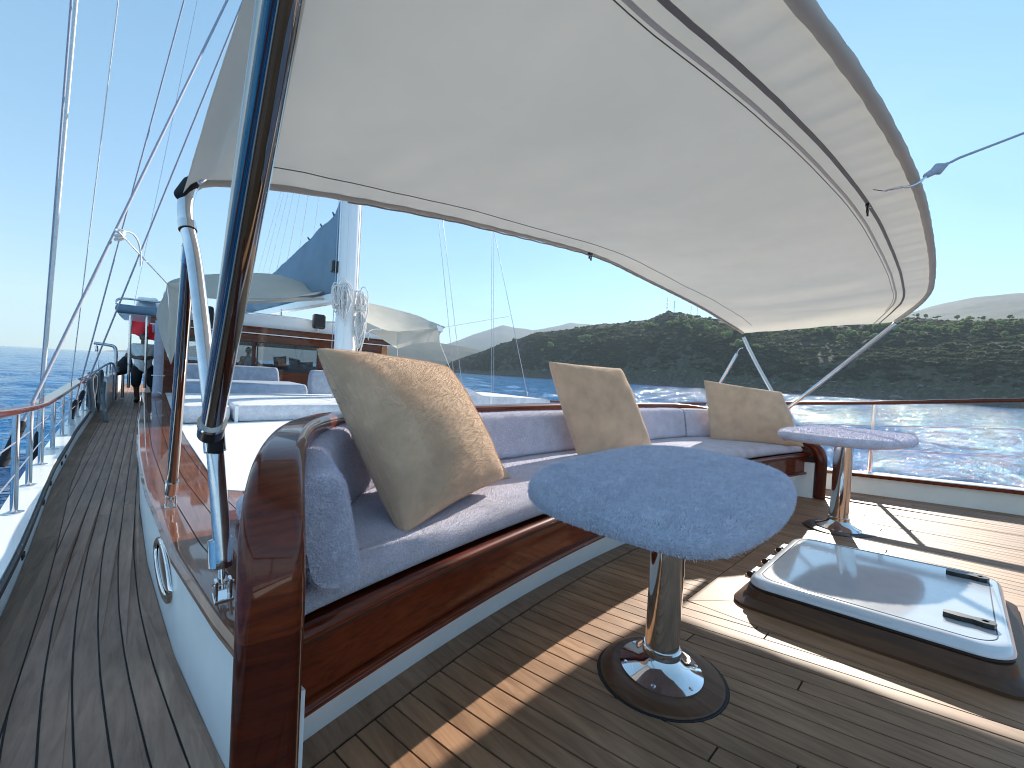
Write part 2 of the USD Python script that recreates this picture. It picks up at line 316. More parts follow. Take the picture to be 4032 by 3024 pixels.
hillmat('far_hill', [(0.035, 0.05, 0.03), (0.07, 0.075, 0.045), (0.13, 0.11, 0.08), (0.10, 0.09, 0.07), (0.2, 0.17, 0.14)])
def leafmat(name, c, var):
    mat(name, {'oi': ('object_info', {}), 'g': ('geometry', {}), 'n': ('noise_texture', {'scale': 0.8, 'detail': 3.0}), 'ad': ('math', {'math_type': 'multiply_add', 'value2': 0.5}),
               'r': ('rgb_ramp', {'ramp': [(0.2, tuple(np.array(c)*(1-var))), (0.9, tuple(np.array(c)*(1+var)))]}),
               'p': ('principled_bsdf', {'roughness': 0.85, 'specular_ior_level': 0.2}), 't': ('translucent_bsdf', {'color': tuple(np.array(c)*2.2)}), 'm': ('mix_closure', {'fac': 0.3})},
        [('g.position', 'n.vector'), ('oi.random', 'ad.value1'), ('n.fac', 'ad.value3'), ('ad.value', 'r.fac'), ('r.color', 'p.base_color'), ('p.BSDF', 'm.closure1'), ('t.BSDF', 'm.closure2')], surface='m.closure')
leafmat('pine_leaf', (0.19, 0.235, 0.10), 0.3)
leafmat('shrub_leaf', (0.058, 0.067, 0.040), 0.55)
plain('bark', (0.10, 0.07, 0.05), 0.9)
plain('rock', (0.13, 0.12, 0.105), 0.9, var=0.35, vscale=0.4)
mat('haze_air', {'v': ('principled_volume', {'color': (0.80, 0.90, 1.0), 'density': 0.00014, 'anisotropy': 0.0})}, [], surface=None, volume='v.volume')

# ------------------------------------------------------------------ sea
SEA = -2.6
def sea_mesh():
    na = 840
    rr = np.concatenate([np.linspace(2.0, 6, 4), np.geomspace(7, 420, 250), np.geomspace(440, 9000, 46)])
    a = np.linspace(0, 2*np.pi, na, endpoint=False)
    x = rr[:, None]*np.sin(a)[None]; y = rr[:, None]*np.cos(a)[None]
    z = np.zeros_like(x)
    r2 = np.random.default_rng(3)
    for lam, amp in ((14, .10), (9, .085), (6.3, .07), (4.3, .05), (3.1, .035), (2.2, .024), (1.6, .016)):
        for k in range(5):
            th = math.radians(205) + r2.normal(0, .55); ph = r2.uniform(0, 6.28); l = lam*r2.uniform(.8, 1.25)
            q = (x*math.sin(th) + y*math.cos(th))*2*np.pi/l + ph + 1.2*fbm(np.stack([x/30, y/30, x*0+k], -1), 2)
            lim = np.clip(l/(rr[:, None]*0.022) - 1, 0, 1)
            z += amp*0.42*(1 - np.abs(np.sin(q*.5)))*2*lim*np.clip(rr[:, None]/6 - .6, 0, 1)
    v = np.stack([x, y, z + SEA - .12], -1).reshape(-1, 3)
    i = np.arange(len(rr)-1)[:, None]*na; j = np.arange(na)[None]; jn = (j+1) % na
    f = np.stack([(i+j), (i+jn), (i+na+jn), (i+na+j)], -1).reshape(-1, 4)[:, ::-1]
    return v, f
sea = obj('sea', sea_mesh(), 'sea_water', smooth=True); tag(sea, 'deep blue rippled sea around the boat', 'sea', kind='structure')

# ------------------------------------------------------------------ hills
def polar(az, dist, z=0.0):
    a = np.radians(az); return np.stack([CAM[0] + dist*np.sin(a), CAM[1] + dist*np.cos(a), np.broadcast_to(z, np.shape(dist))*1.0], -1)
class Hill:
    def __init__(s, ridge, shore, depth, back, noise_amp, nscale, seed, toe=.25):
        s.az, s.el = np.array(ridge).T; s.saz, s.sd = np.array(shore).T
        s.depth, s.back, s.na, s.ns, s.seed, s.toe = depth, back, noise_amp, nscale, seed, toe
    def at(s, az, v):
        """v: 0 shore .. 1 ridge .. 2 back"""
        az = np.asarray(az, float); v = np.asarray(v, float)
        D0 = np.interp(az, s.saz, s.sd); dep = s.depth*np.clip(np.interp(az, s.az, s.el)/0.11, .18, 1.4)
        Dr = D0 + dep
        H = np.interp(az, s.az, s.el)*Dr + CAM[2]
        d = np.where(v < 1, D0 + dep*v, Dr + s.back*(v-1))
        prof = np.where(v < 1, s.toe*np.clip(v/.12, 0, 1)**.7*.35 + (1 - s.toe*.35)*np.clip(v, 0, 1)**.68, np.clip(1 - (v-1), 0, 1)**1.2)
        z = SEA - .6 + (H - SEA + .6)*prof
        p = polar(az, d, z)
        n = fbm(np.stack([p[..., 0]/s.ns, p[..., 1]/s.ns, p[..., 0]*0], -1), 5, s.seed) - .5
        p[..., 2] += s.na*n*np.clip(v/.15, 0, 1)*np.clip(1.15 - np.abs(v - .5)*.9, .35, 1)
        rk = noise(np.stack([p[..., 0]/7, p[..., 1]/7, p[..., 0]*0], -1), s.seed+9) - .5
        p[..., 2] += 3.0*rk*np.clip(1 - v/.22, 0, 1)*(v > 0)*(s.ns < 200)
        return p
    def mesh(s, a0, a1, na, nv):
        A, Vv = np.meshgrid(np.linspace(a0, a1, na), np.r_[np.linspace(0, 1, nv), np.linspace(1.06, 2, nv//4)], indexing='ij')
        p = s.at(A, Vv); k = Vv.shape[1]
        i = np.arange(na-1)[:, None]*k; j = np.arange(k-1)[None]
        f = np.stack([i+j, i+j+1, i+k+j+1, i+k+j], -1).reshape(-1, 4)
        v = p.reshape(-1, 3)
        t = trimesh.Trimesh(v, np.vstack([f[:, [0, 1, 2]], f[:, [0, 2, 3]]]), process=False)
        if t.face_normals[:, 2].mean() < 0: f = f[:, ::-1]
        return v, f
near = Hill([(29.6, -.004), (30.2, -.001), (32.35, .0127), (34.9, .0313), (40, .0698), (45.1, .1079), (54, .13), (60.1, .1454), (61.9, .160), (62.7, .165), (64.6, .1606), (68, .1456), (72, .1327), (78, .1251), (84, .1316), (86.7, .138), (89.2, .134), (93.4, .129), (99.7, .1245), (107, .115), (116, .0937), (135, .06), (160, .03)],
            [(29, 960), (30.15, 920), (40.2, 641), (51.3, 507), (71.6, 425), (86, 418), (93.8, 405), (100, 406), (107, 432), (116, 555), (160, 1100)], 190, 420, 13, 70, 11)
h = obj('near_hill', near.mesh(29.4, 160, 560, 150), 'near_hill', smooth=True); tag(h, 'dark scrub covered hill rising from the shore across the water', 'hill', kind='structure')
farr = Hill([(60, .07), (76, .0955), (82.2, .111), (86, .1439), (87.9, .156), (90.3, .1654), (93.3, .1691), (97.6, .1685), (103, .1639), (110, .1233), (130, .08)], [(60, 1900), (130, 1900)], 1300, 900, 60, 350, 21)
h = obj('far_hill', farr.mesh(60, 130, 160, 40), 'far_hill', smooth=True); tag(h, 'hazy rounded hill behind the pines at the right edge', 'hill', kind='structure')
fara = Hill([(10, .02), (16.8, .0256), (22.4, .036), (27.2, .0385), (32.2, .0601), (36, .0917), (37.9, .1053), (40.2, .118), (41.8, .1128), (44.5, .1107), (49.6, .1319), (52.2, .1312), (56, .1242), (61.4, .1133), (66, .0935), (71.4, .035)], [(10, 4400), (71, 4000)], 1300, 900, 70, 420, 31)
h = obj('far_hill', fara.mesh(10, 71.4, 200, 40), 'far_hill', smooth=True); tag(h, 'palest peaked ridge farthest off beyond the rigging', 'hill', kind='structure')
farb = Hill([(-1.5, -.001), (-.9, .0003), (2, .013), (4.9, .0235), (7.9, .0423), (11.6, .0662), (16.7, .0938), (21.7, .1006), (25.3, .0889), (28.4, .0711), (31.2, .0668), (34.8, .0619), (38.7, .049), (42.8, .0266), (48.1, .0008)], [(-2, 2600), (48, 1800)], 900, 700, 45, 260, 41)
h = obj('far_hill', farb.mesh(-1.5, 48, 200, 50), 'far_hill', smooth=True); tag(h, 'blue wooded ridge seen behind the wheelhouse and mast', 'hill', kind='structure')
farc = Hill([(-3.6, 0), (-3.4, .0009), (-2.3, .0033), (-.9, .0045), (.6, .0039), (3.7, .0045), (11.7, .0041), (14, 0)], [(-4, 6000), (14, 6000)], 500, 500, 2, 200, 51)
h = obj('far_hill', farc.mesh(-3.6, 14, 60, 12), 'far_hill', smooth=True); tag(h, 'low strip of land on the sea horizon left of the man', 'hill', kind='structure')

# shrubs on the near hill: uncountable ground cover
def shrub_proto(seed, squash=.7):
    r = np.random.default_rng(seed); vs, fs, o = [], [], 0
    for k in range(38):
        d = r.normal(size=3); d /= np.linalg.norm(d); d[2] = abs(d[2])
        c = d*np.array([1, 1, squash])*r.uniform(.65, 1.0)
        s = r.uniform(.22, .42)
        a = r.normal(size=3); a /= np.linalg.norm(a); b = np.cross(a, r.normal(size=3)); b /= np.linalg.norm(b)
        vs.append(np.array([c + s*a, c + s*b*.8, c - s*a, c - s*b*.8])); fs.append(np.array([[0, 1, 2], [0, 2, 3]]) + o); o += 4
    core = trimesh.creation.icosphere(1, .72); cv = core.vertices*np.array([1, 1, squash]) + r.normal(0, .05, core.vertices.shape)
    vs.append(cv); fs.append(core.faces + o)
    return np.vstack(vs), np.vstack(fs)
pi_ = UsdGeom.PointInstancer.Define(stage, '/World/hillside_scrub')
tag(pi_.GetPrim(), 'dark green scrub bushes covering the near hillside', 'scrub', kind='stuff')
prot = []
for k in range(3):
    m_ = usdkit.mesh(stage, f'/World/hillside_scrub/bush_{k:03d}' if k else '/World/hillside_scrub/bush', shrub_proto(60+k), M['shrub_leaf']); prot.append(m_.GetPath())
pi_.CreatePrototypesRel().SetTargets(prot)
r = np.random.default_rng(5); N = 22000
az = r.uniform(30.2, 110, N*3); vv = r.uniform(.05, 1.06, N*3)**1.0
p = near.at(az, vv)
dens = fbm(np.stack([p[:, 0]/45, p[:, 1]/45, p[:, 0]*0], -1), 3, 77)
keep = (r.uniform(size=len(p)) < np.clip((dens - .27)*4.0, .28, 1)*np.clip(1 - .75*np.clip((vv - .68)/.2, 0, 1), .25, 1))*(p[:, 2] > SEA + 2.5 + 9*r.uniform(size=len(p))**2); p = p[keep][:N]; n_ = len(p)
sc = r.lognormal(.1, .35, n_)*np.where(r.uniform(size=n_) < .07, 1.8, 1.0)
pi_.CreatePositionsAttr(Vt.Vec3fArray.FromNumpy((p - [0, 0, .25]).astype(np.float32)))
pi_.CreateProtoIndicesAttr(Vt.IntArray.FromNumpy(r.integers(0, 3, n_).astype(np.int32)))
pi_.CreateScalesAttr(Vt.Vec3fArray.FromNumpy((np.stack([sc, sc, sc*r.uniform(.6, 1.1, n_)], 1)*1.45).astype(np.float32)))
an = r.uniform(0, np.pi, n_)
q = Vt.QuathArray(n_)
for k in range(n_): q[k] = Gf.Quath(float(np.cos(an[k])), 0, 0, float(np.sin(an[k])))
pi_.CreateOrientationsAttr(q)

# rocks along the shoreline
def rock_mesh(seed):
    m = trimesh.creation.icosphere(2, 1.0); v = m.vertices.copy(); n = fbm(v*1.3 + seed*7.1, 4, seed)
    v *= (0.55 + 0.8*n)[:, None]; v = np.round(v*5)/5*.35 + v*.65; v[:, 2] *= .7; return v, m.faces
pr_ = UsdGeom.PointInstancer.Define(stage, '/World/shore_rocks'); tag(pr_.GetPrim(), 'pale boulders and ledges along the far waterline', 'rocks', kind='stuff')
pts_ = []
for k in range(4):
    m_ = usdkit.mesh(stage, '/World/shore_rocks/rock' + (f'_{k:03d}' if k else ''), rock_mesh(k+1), M['rock']); pts_.append(m_.GetPath())
pr_.CreatePrototypesRel().SetTargets(pts_)
nr = 380; az = r.uniform(30.2, 110, nr); vv = r.uniform(0.0, .10, nr)*r.uniform(.3, 1, nr); p = near.at(az, vv)
sc = r.lognormal(-.15, .55, nr)
pr_.CreatePositionsAttr(Vt.Vec3fArray.FromNumpy(p.astype(np.float32))); pr_.CreateProtoIndicesAttr(Vt.IntArray.FromNumpy(r.integers(0, 4, nr).astype(np.int32)))
pr_.CreateScalesAttr(Vt.Vec3fArray.FromNumpy(np.stack([sc*r.uniform(.7, 1.6, nr), sc, sc*r.uniform(.6, 1.1, nr)], 1).astype(np.float32)))
an = r.uniform(0, np.pi, nr); q = Vt.QuathArray(nr)
for k in range(nr): q[k] = Gf.Quath(float(np.cos(an[k])), 0, 0, float(np.sin(an[k])))
pr_.CreateOrientationsAttr(q)

# pines: one of each kind built, the rest refer to it
def pine_crown(seed, n=520):
    r = np.random.default_rng(seed); vs, fs, o = [], [], 0
    lobes = [(np.array([r.normal(0, 1.0), r.normal(0, 1.0), 3.6 + r.uniform(-1.1, 1.5)]), r.uniform(1.0, 1.7)) for _ in range(7)] + [(np.array([0, 0, 4.2]), 1.9)]
    for k in range(n):
        c, R = lobes[r.integers(len(lobes))]
        d = r.normal(size=3); d /= np.linalg.norm(d)
        q = c + d*R*r.uniform(.7, 1.0)*np.array([1, 1, .82])
        s = r.uniform(.16, .36); a = r.normal(size=3); a /= np.linalg.norm(a); b = np.cross(a, r.normal(size=3)); b /= np.linalg.norm(b)
        vs.append(np.array([q + s*a, q + s*b*.8, q - s*a, q - s*b*.8])); fs.append(np.array([[0, 1, 2], [0, 2, 3]]) + o); o += 4
    for c, R in lobes:
        ico = trimesh.creation.icosphere(1, R*.78); cv = ico.vertices*np.array([1, 1, .8]) + c + r.normal(0, .08, ico.vertices.shape); vs.append(cv); fs.append(ico.faces + o); o += len(cv)
    return np.vstack(vs), np.vstack(fs)
PINE_GROUP = 'round crowned pines scattered over the near hillside'
def make_pine(seed, label):
    t = thing('pine_tree', label, 'tree', group=PINE_GROUP)
    tr = [tube(V([0, 0, -.8], [.05, .03, 1.2], [.1, -.05, 2.6], [0, 0, 4.2]), [.2, .17, .13, .07], 7)]
    for k in range(4): a = k*1.7 + seed; tr.append(tube(V([.07, 0, 1.7 + .35*k], [.6*np.cos(a), .6*np.sin(a), 2.6 + .35*k], [1.2*np.cos(a), 1.2*np.sin(a), 3.1 + .35*k]), [.09, .06, .03], 5))
    obj('trunk', cat_(*tr), 'bark', t); obj('crown', pine_crown(seed), 'pine_leaf', t)
    return t
PINE_LABEL = 'small round crowned light green pine on the scrubby near hillside'
protos = [make_pine(s_, PINE_LABEL) for s_ in (1, 2, 3)]
r = np.random.default_rng(18)
def put(root, loc, s, rz, first):
    if first:
        x = UsdGeom.Xform(root); x.ClearXformOpOrder()
    else:
        x = UsdGeom.Xform.Define(stage, numbered('/World', 'pine_tree')); tag(x.GetPrim(), PINE_LABEL, 'tree', PINE_GROUP)
        x.GetPrim().GetReferences().AddInternalReference(root.GetPath()); x.GetPrim().SetInstanceable(True)
        x.ClearXformOpOrder()
    x.AddXformOp(UsdGeom.XformOp.TypeTranslate, UsdGeom.XformOp.PrecisionDouble, 'place').Set(Gf.Vec3d(*map(float, loc)))
    x.AddXformOp(UsdGeom.XformOp.TypeRotateZ, UsdGeom.XformOp.PrecisionFloat, 'turn').Set(float(rz))
    x.AddXformOp(UsdGeom.XformOp.TypeScale, UsdGeom.XformOp.PrecisionFloat, 'size').Set(Gf.Vec3f(s, s, s*1.05))
spots = []
for k in range(4000):
    a = r.uniform(77.5, 100); v = r.uniform(.45, 1.0)
    pp = near.at(np.array([a]), np.array([v]))[0]
    cl = fbm(np.array([[pp[0]/28, pp[1]/28, 3.3]]), 2, 5)[0]
    if (cl > .5 and v < .86 or v > .97) and all(np.hypot(pp[0]-q_[0], pp[1]-q_[1]) > 9.0 for q_ in spots): spots.append(pp)
    if len(spots) >= 105: break
for k in range(400):
    a = r.uniform(46, 74); v = r.uniform(.25, .85); pp = near.at(np.array([a]), np.array([v]))[0]
    if fbm(np.array([[pp[0]/30, pp[1]/30, 1.3]]), 2, 8)[0] > .6 and all(np.hypot(pp[0]-q_[0], pp[1]-q_[1]) > 12 for q_ in spots): spots.append(pp)
    if len(spots) >= 135: break
def pine_label(pp):
    a = math.degrees(math.atan2(pp[0]-CAM[0], pp[1]-CAM[1])); vv_ = math.hypot(pp[0]-CAM[0], pp[1]-CAM[1]) - np.interp(a, near.saz, near.sd)
    if a < 76: return 'lone round pine on the scrubby slope left of the sunshade legs'
    if vv_ > 190*.96*np.clip(np.interp(a, near.az, near.el)/.11, .18, 1.4): return 'small round pine standing on the skyline of the near hill at the right'
    return 'round light green pine in the grove below the skyline of the near hill, right' if a > 85 else 'round light green pine in the grove between the steel legs of the sunshade'
for k, pp in enumerate(spots):
    put(protos[k % 3], pp - [0, 0, .3], (r.uniform(.7, 1.15) if 'skyline' in pine_label(pp) else r.uniform(1.2, 2.1)), r.uniform(0, 360), k < 3)
    p_ = stage.GetPrimAtPath('/World/pine_tree' + (f'_{k:03d}' if k else '')); lb = pine_label(pp); tag(p_, lb, 'tree', 'pines: ' + lb)

# transmitter masts on the hilltop
def lattice(az, el0, el1, label, w, arms):
    d = np.interp(az, near.saz, near.sd) + 190*1.35
    p0 = polar(az, np.array(d), el0*d + CAM[2]); H = (el1 - el0)*d
    t = thing('transmitter_mast', label, 'mast', p0); ms = []
    for k in range(3):
        a = k*2.094; b0 = V(w*np.cos(a), w*np.sin(a), -6); b1 = V(.35*w*np.cos(a), .35*w*np.sin(a), H)
        ms.append(cyl(b0, b1, .16, 6))
    for i in range(12):
        z0, z1 = H*i/12, H*(i+1)/12
        for k in range(3):
            a, b = k*2.094, (k+1)*2.094; s0, s1 = w*(1-.65*z0/H), w*(1-.65*z1/H)
            ms.append(cyl(V(s0*np.cos(a), s0*np.sin(a), z0), V(s1*np.cos(b), s1*np.sin(b), z1), .09, 5))
    obj('lattice', cat_(*ms), 'steel_blur', t)
    for z, n_ in arms:
        for k in range(n_):
            a = k*2.094 + .4; obj('antenna', bx(w*.9*np.cos(a)-.3, w*.9*np.cos(a)+.3, w*.9*np.sin(a)-.3, w*.9*np.sin(a)+.3, H*z-1.2, H*z+1.2, .1), 'mast_paint', t)
lattice(62.4, .160, .1971, 'tallest lattice mast on the hilltop, left of the four', 1.1, [(.35, 3), (.6, 3), (.8, 2)])
lattice(63.3, .159, .1883, 'lattice mast with stacked antennas on the hilltop, second from left', 1.1, [(.5, 3), (.75, 3), (.95, 3)])
lattice(65.35, .152, .1762, 'thin short mast on the hilltop, third from left', .45, [(.9, 1)])
lattice(66.1, .150, .177, 'thin mast nearest the sunshade on the hilltop, right of the four', .45, [(.6, 1)])

# air between the boat and the hills
hz = obj('haze', bx(-9500, 9500, -9500, 9500, SEA - 3.0, 860), 'haze_air'); tag(hz, 'pale blue sea haze', 'haze', kind='stuff')

# ------------------------------------------------------------------ deck
def zd(s):
    s = np.asarray(s, float)
    z = np.where(s < 1, -.0905*s, np.where(s < 3.5, -.0905 - .0905*((s-1) - (s-1)**2/5.0), -.0905 - .113))
    return z + np.where(s > 6, .0215*(s-6), 0) - np.where(s > 6, .0215*np.minimum(s-6, 1.5)*.25, 0)
HALF = np.array([(-4.6, 2.35), (-4, 2.6), (-3, 2.92), (-1.45, 3.2), (-.2, 3.28), (2.5, 3.42), (5, 3.58), (7.5, 3.66), (11, 3.7), (15, 3.7), (20, 3.55)])
def half(s): return np.interp(s, HALF[:, 0], HALF[:, 1])
CC = 0.04
WALL = np.array([(.05, 2.63), (.46, 2.69), (1.2, 2.77), (2.5, 2.86), (4, 2.92), (7, 2.97), (11, 2.98), (20, 2.98)])
def wall(s): return np.interp(s, WALL[:, 0], WALL[:, 1])
def base_line(c): return .65 - .30*np.minimum(np.abs(np.asarray(c) - CC)/2.5, 1.1)**2.2      # foot of the sofa
def panel_line(c): return .45 - .30*np.minimum(np.abs(np.asarray(c) - CC)/2.5, 1.1)**2.2

S0, S1 = -4.4, 19.0
ss = np.linspace(S0, S1, 60)
deck = thing('deck', 'teak planked deck of the boat, fore deck and side decks', 'deck', kind='structure')
hullpoly = Polygon(list(zip(CC - half(ss), ss)) + list(zip(CC + half(ss[::-1]), ss[::-1])))
sw = np.linspace(.05, S1 + .5, 60)
cb = np.linspace(-2.60, 2.68, 40)
house = Polygon(list(zip(CC - wall(sw), sw)) + list(zip(CC + wall(sw[::-1]), sw[::-1])) + [(c, base_line(c)) for c in cb[::-1]]).buffer(0)
hatch_frame = sbox(-.64, -1.42, .74, -.06)
T1, T2 = (-1.303, -.257), (1.515, -.366)
ring1, ring2 = Point(T1).buffer(.241, 32), Point(T2).buffer(.241, 32)
king = sbox(-.09, S0, .09, 2)
sofa_margin = Polygon([(c, base_line(c) - .115) for c in cb] + [(c, base_line(c) + .05) for c in cb[::-1]]).buffer(0).intersection(hullpoly)
edge_in = Polygon(list(zip(CC - half(ss) + .13, ss)) + list(zip(CC + half(ss[::-1]) - .13, ss[::-1])))
covering = hullpoly.difference(edge_in)
region = edge_in.difference(house).difference(hatch_frame).difference(ring1).difference(ring2).difference(king).difference(sofa_margin.buffer(.006))

def drop(mesh, lift=0.0):
    v, f = va(mesh); v = v.copy(); v[:, 2] += zd(v[:, 1]) + lift; return v, f
def dens(poly, d=.35):
    return poly.segmentize(d)
# dark caulking bed under the planks
def bed():
    cs = np.linspace(-1, 1, 9); g = np.linspace(S0, S1, 80); A, B = np.meshgrid(cs, g, indexing='ij')
    v = np.stack([CC + A*half(B), B, zd(B)], -1).reshape(-1, 3); k = len(g)
    i = np.arange(len(cs)-1)[:, None]*k; j = np.arange(k-1)[None]
    return v, np.stack([i+j, i+k+j, i+k+j+1, i+j+1], -1).reshape(-1, 4)
obj('caulk_bed', bed(), 'caulk', deck)
PW = .0765
def guide(s, side):
    s = np.asarray(s, float)
    g = np.interp(s, [-4.4, -.3, 0, .3, .555, .89, 1.243, 1.867, 2.68, 3.87, 5.6, 8.85, 20], [1.95, 2.675, 2.730, 2.776, 2.809, 2.845, 2.883, 2.93, 2.967, 2.985, 2.997, 3.014, 3.03])
    if side > 0: g = np.interp(s, [-4.4, .3, 3, 20], [2.30, 2.776, 2.97, 3.03])
    from scipy.ndimage import gaussian_filter1d as gf
    return gf(g, 1.2, mode='nearest') if g.ndim and len(g) > 20 else g
r = np.random.default_rng(12)
count = 0
def add_plank(poly, mat_):
    global count
    for g in getattr(poly, 'geoms', [poly]):
        if g.geom_type != 'Polygon' or g.area < .0012: continue
        g = g.buffer(-.0032, join_style=2)
        for g2 in getattr(g, 'geoms', [g]):
            if g2.is_empty or g2.area < .0006: continue
            up = r.uniform(-.0006, .0006)
            obj('plank', drop(extr(dens(g2.simplify(.0008)), .001, .0085 + up)), mat_, deck); count += 1
for side in (-1, 1):
    for k in range(-14, 46):
        sl = np.r_[np.linspace(S0, 3, 60), np.linspace(3.4, S1, 32)]
        inner = guide(sl, side) - k*PW; outer = inner + PW
        inner, outer = np.maximum(inner, .085), np.maximum(outer, .085)
        if outer.max() < .1: continue
        strip = Polygon(list(zip(side*inner + CC*0, sl)) + list(zip(side*outer[::-1], sl[::-1]))).buffer(0)
        if side > 0: strip = strip.intersection(sbox(-5, S0, 5, 12))
        q = strip.intersection(region)
        if q.is_empty: continue
        # butt joints
        cuts = []
        s_ = S0 + r.uniform(1.5, 4.2)
        while s_ < (S1 if side < 0 else 2): cuts.append(s_); s_ += r.uniform(3.6, 5.6)
        lo = S0
        for cu in cuts + [S1]:
            piece = q.intersection(sbox(-6, lo, 6, cu)); lo = cu
            if piece.is_empty: continue
            cy = piece.centroid
            add_plank(piece, 'teak_sidedeck' if k < (3 if side < 0 else 2) else 'teak_foredeck')
print('planks', count)
for g in getattr(king.difference(hatch_frame).difference(house), 'geoms', []): add_plank(g.difference(sofa_margin), 'teak_foredeck')
# mitred hatch margin boards
for poly in (Polygon([(-.64, -.06), (.74, -.06), (.50, -.30), (-.40, -.30)]), Polygon([(-.64, -1.42), (.74, -1.42), (.50, -1.18), (-.40, -1.18)]),
             Polygon([(-.64, -.06), (-.64, -1.42), (-.40, -1.18), (-.40, -.30)]), Polygon([(.74, -.06), (.74, -1.42), (.50, -1.18), (.50, -.30)])):
    obj('margin_board', drop(extr(dens(poly.buffer(-.0025, join_style=2), .2), .001, .0092)), 'teak_foredeck', deck)
for g in getattr(covering, 'geoms', [covering]):
    for y0 in np.arange(S0, S1, 3.9):
        q = g.intersection(sbox(-6, y0, 6, y0 + 3.9)).difference(house)
        for sd in (-1, 1):
            w = q.intersection(sbox(min(0, 6*sd), -9, max(0, 6*sd), 30))
            if not w.is_empty: obj('covering_board', drop(extr(dens(w.buffer(-.002)), .001, .010)), 'teak_margin', deck)
mg = sofa_margin.buffer(-.003)
obj('margin_board', drop(extr(dens(mg, .15), .001, .011)), 'teak_margin', deck, label='dark curved margin board along the foot of the sofa')

# ------------------------------------------------------------------ hull, bulwarks
for side, nm, wl in ((-1, 'bulwark', 'low white bulwark on the left with stanchion feet along its cap'), (1, 'bulwark', 'low cream bulwark with dark wood edge on the right')):
    b = thing(nm, wl, 'bulwark')
    s_ = np.linspace(S0, S1, 70); hw = half(s_); x = CC + side*hw; z = zd(s_)
    top = .215 if side < 0 else .245
    def strip_prof(offs):
        """offs: list of (outward, up) outline"""
        return loft(np.stack([np.stack([x[i] + side*np.array([o for o, _ in offs]), np.full(len(offs), s_[i]), z[i] + np.array([u for _, u in offs])], -1) for i in range(len(s_))]))
    obj('inner_face', strip_prof([(.0, -.02), (.035, -.02), (.05, top-.03), (.012, top-.03)]), 'white_wall' if side < 0 else 'cream_gelcoat', b, smooth=30)
    obj('cap', strip_prof([(-.005, top-.028), (.17, top-.028), (.165, top), (.0, top)]), 'white_gelcoat', b, smooth=30)
    obj('edge_strip', strip_prof([(-.022, top-.042), (-.007, top-.042), (-.007, top-.006), (-.022, top-.006)]), 'mahogany_along' if side > 0 else 'dark_rubber', b, smooth=30)
    obj('hull_side', strip_prof([(.13, top-.03), (.155, top-.03), (.03, SEA - .6), (-.02, SEA - .6)]), 'white_gelcoat', b, smooth=30)
    if side < 0:
        for sc_ in (2.9, 4.2, 4.9, 5.9, 6.3):
            xx = CC - half(sc_); obj('scupper', bx(xx-.012, xx+.004, sc_-.035, sc_+.035, zd(sc_)+.05, zd(sc_)+.085), 'dark_rubber', b)

# ------------------------------------------------------------------ deckhouse with varnished ledge
ARM = np.array([(-.1, 2.70), (.1, 2.70), (.2, 2.66), (.46, 2.58), (.80, 2.44), (1.05, 2.30), (1.3, 2.05), (1.45, 1.4), (1.46, 0)])   # outer face of the sofa's arms
def arm(s): return np.interp(s, ARM[:, 0], ARM[:, 1])
LS = np.array([(.02, .452), (.26, .43), (1.2, .365), (2.7, .315), (4.5, .30), (8, .29), (12, .30)])
def ledz(s): return np.interp(s, LS[:, 0], LS[:, 1])
dh = thing('deckhouse', 'long white deckhouse with varnished wood ledge, behind the curved sofa', 'deckhouse')
s_ = np.r_[np.linspace(.03, 1.6, 24), np.linspace(1.8, 11.4, 44)]
for side in (-1, 1):
    w = wall(s_); x0 = CC + side*w
    obj('side_wall', loft(np.stack([np.array([(x0[i], s_[i], zd(s_[i]) - .02), (x0[i] - side*.05, s_[i], zd(s_[i]) - .02), (x0[i] - side*.05, s_[i], ledz(s_[i]) - .055), (x0[i], s_[i], ledz(s_[i]) - .055)]) for i in range(len(s_))])), 'white_wall', dh, smooth=30)
    # ledge planks following the side
    edges = [-.035, .075, .185, .30, .41]
    for k in range(4):
        a, b_ = w - edges[k] - .0025, w - edges[k+1] + .0025
        lim = np.where(s_ < 1.44, arm(s_), 0) + .004; b_ = np.maximum(b_, lim)
        ring = []
        for i in range(len(s_)):
            if b_[i] > a[i] - .004: continue
            z = ledz(s_[i]); xa, xb = CC + side*a[i], CC + side*b_[i]
            if side*(xa - CC) < 2.5 and k == 3: xb = xa - side*.02
            if k == 0: ring.append([(xa, s_[i], z-.02), (xa - side*.012, s_[i], z-.004), (xa - side*.03, s_[i], z), (xb, s_[i], z), (xb, s_[i], z-.05), (xa - side*.03, s_[i], z-.062), (xa - side*.008, s_[i], z-.055)])
            else: ring.append([(xa, s_[i], z-.02), (xa, s_[i], z-.01), (xa, s_[i], z), (xb, s_[i], z), (xb, s_[i], z-.01), (xb, s_[i], z-.03), (xa, s_[i], z-.03)])
        if len(ring) > 2: obj('ledge_board', loft(np.array(ring)), 'mahogany_ledge', dh, smooth=30)
    wi = np.maximum(w - .43, np.where(s_ < 1.44, arm(s_), 0)); wi = np.minimum(wi, w - .032)
    obj('caulk_line', loft(np.stack([np.array([(CC + side*(w[i]-.03), s_[i], ledz(s_[i]) - .006), (CC + side*wi[i], s_[i], ledz(s_[i]) - .006), (CC + side*wi[i], s_[i], ledz(s_[i]) - .03), (CC + side*(w[i]-.03), s_[i], ledz(s_[i]) - .03)]) for i in range(len(s_))])), 'caulk', dh)
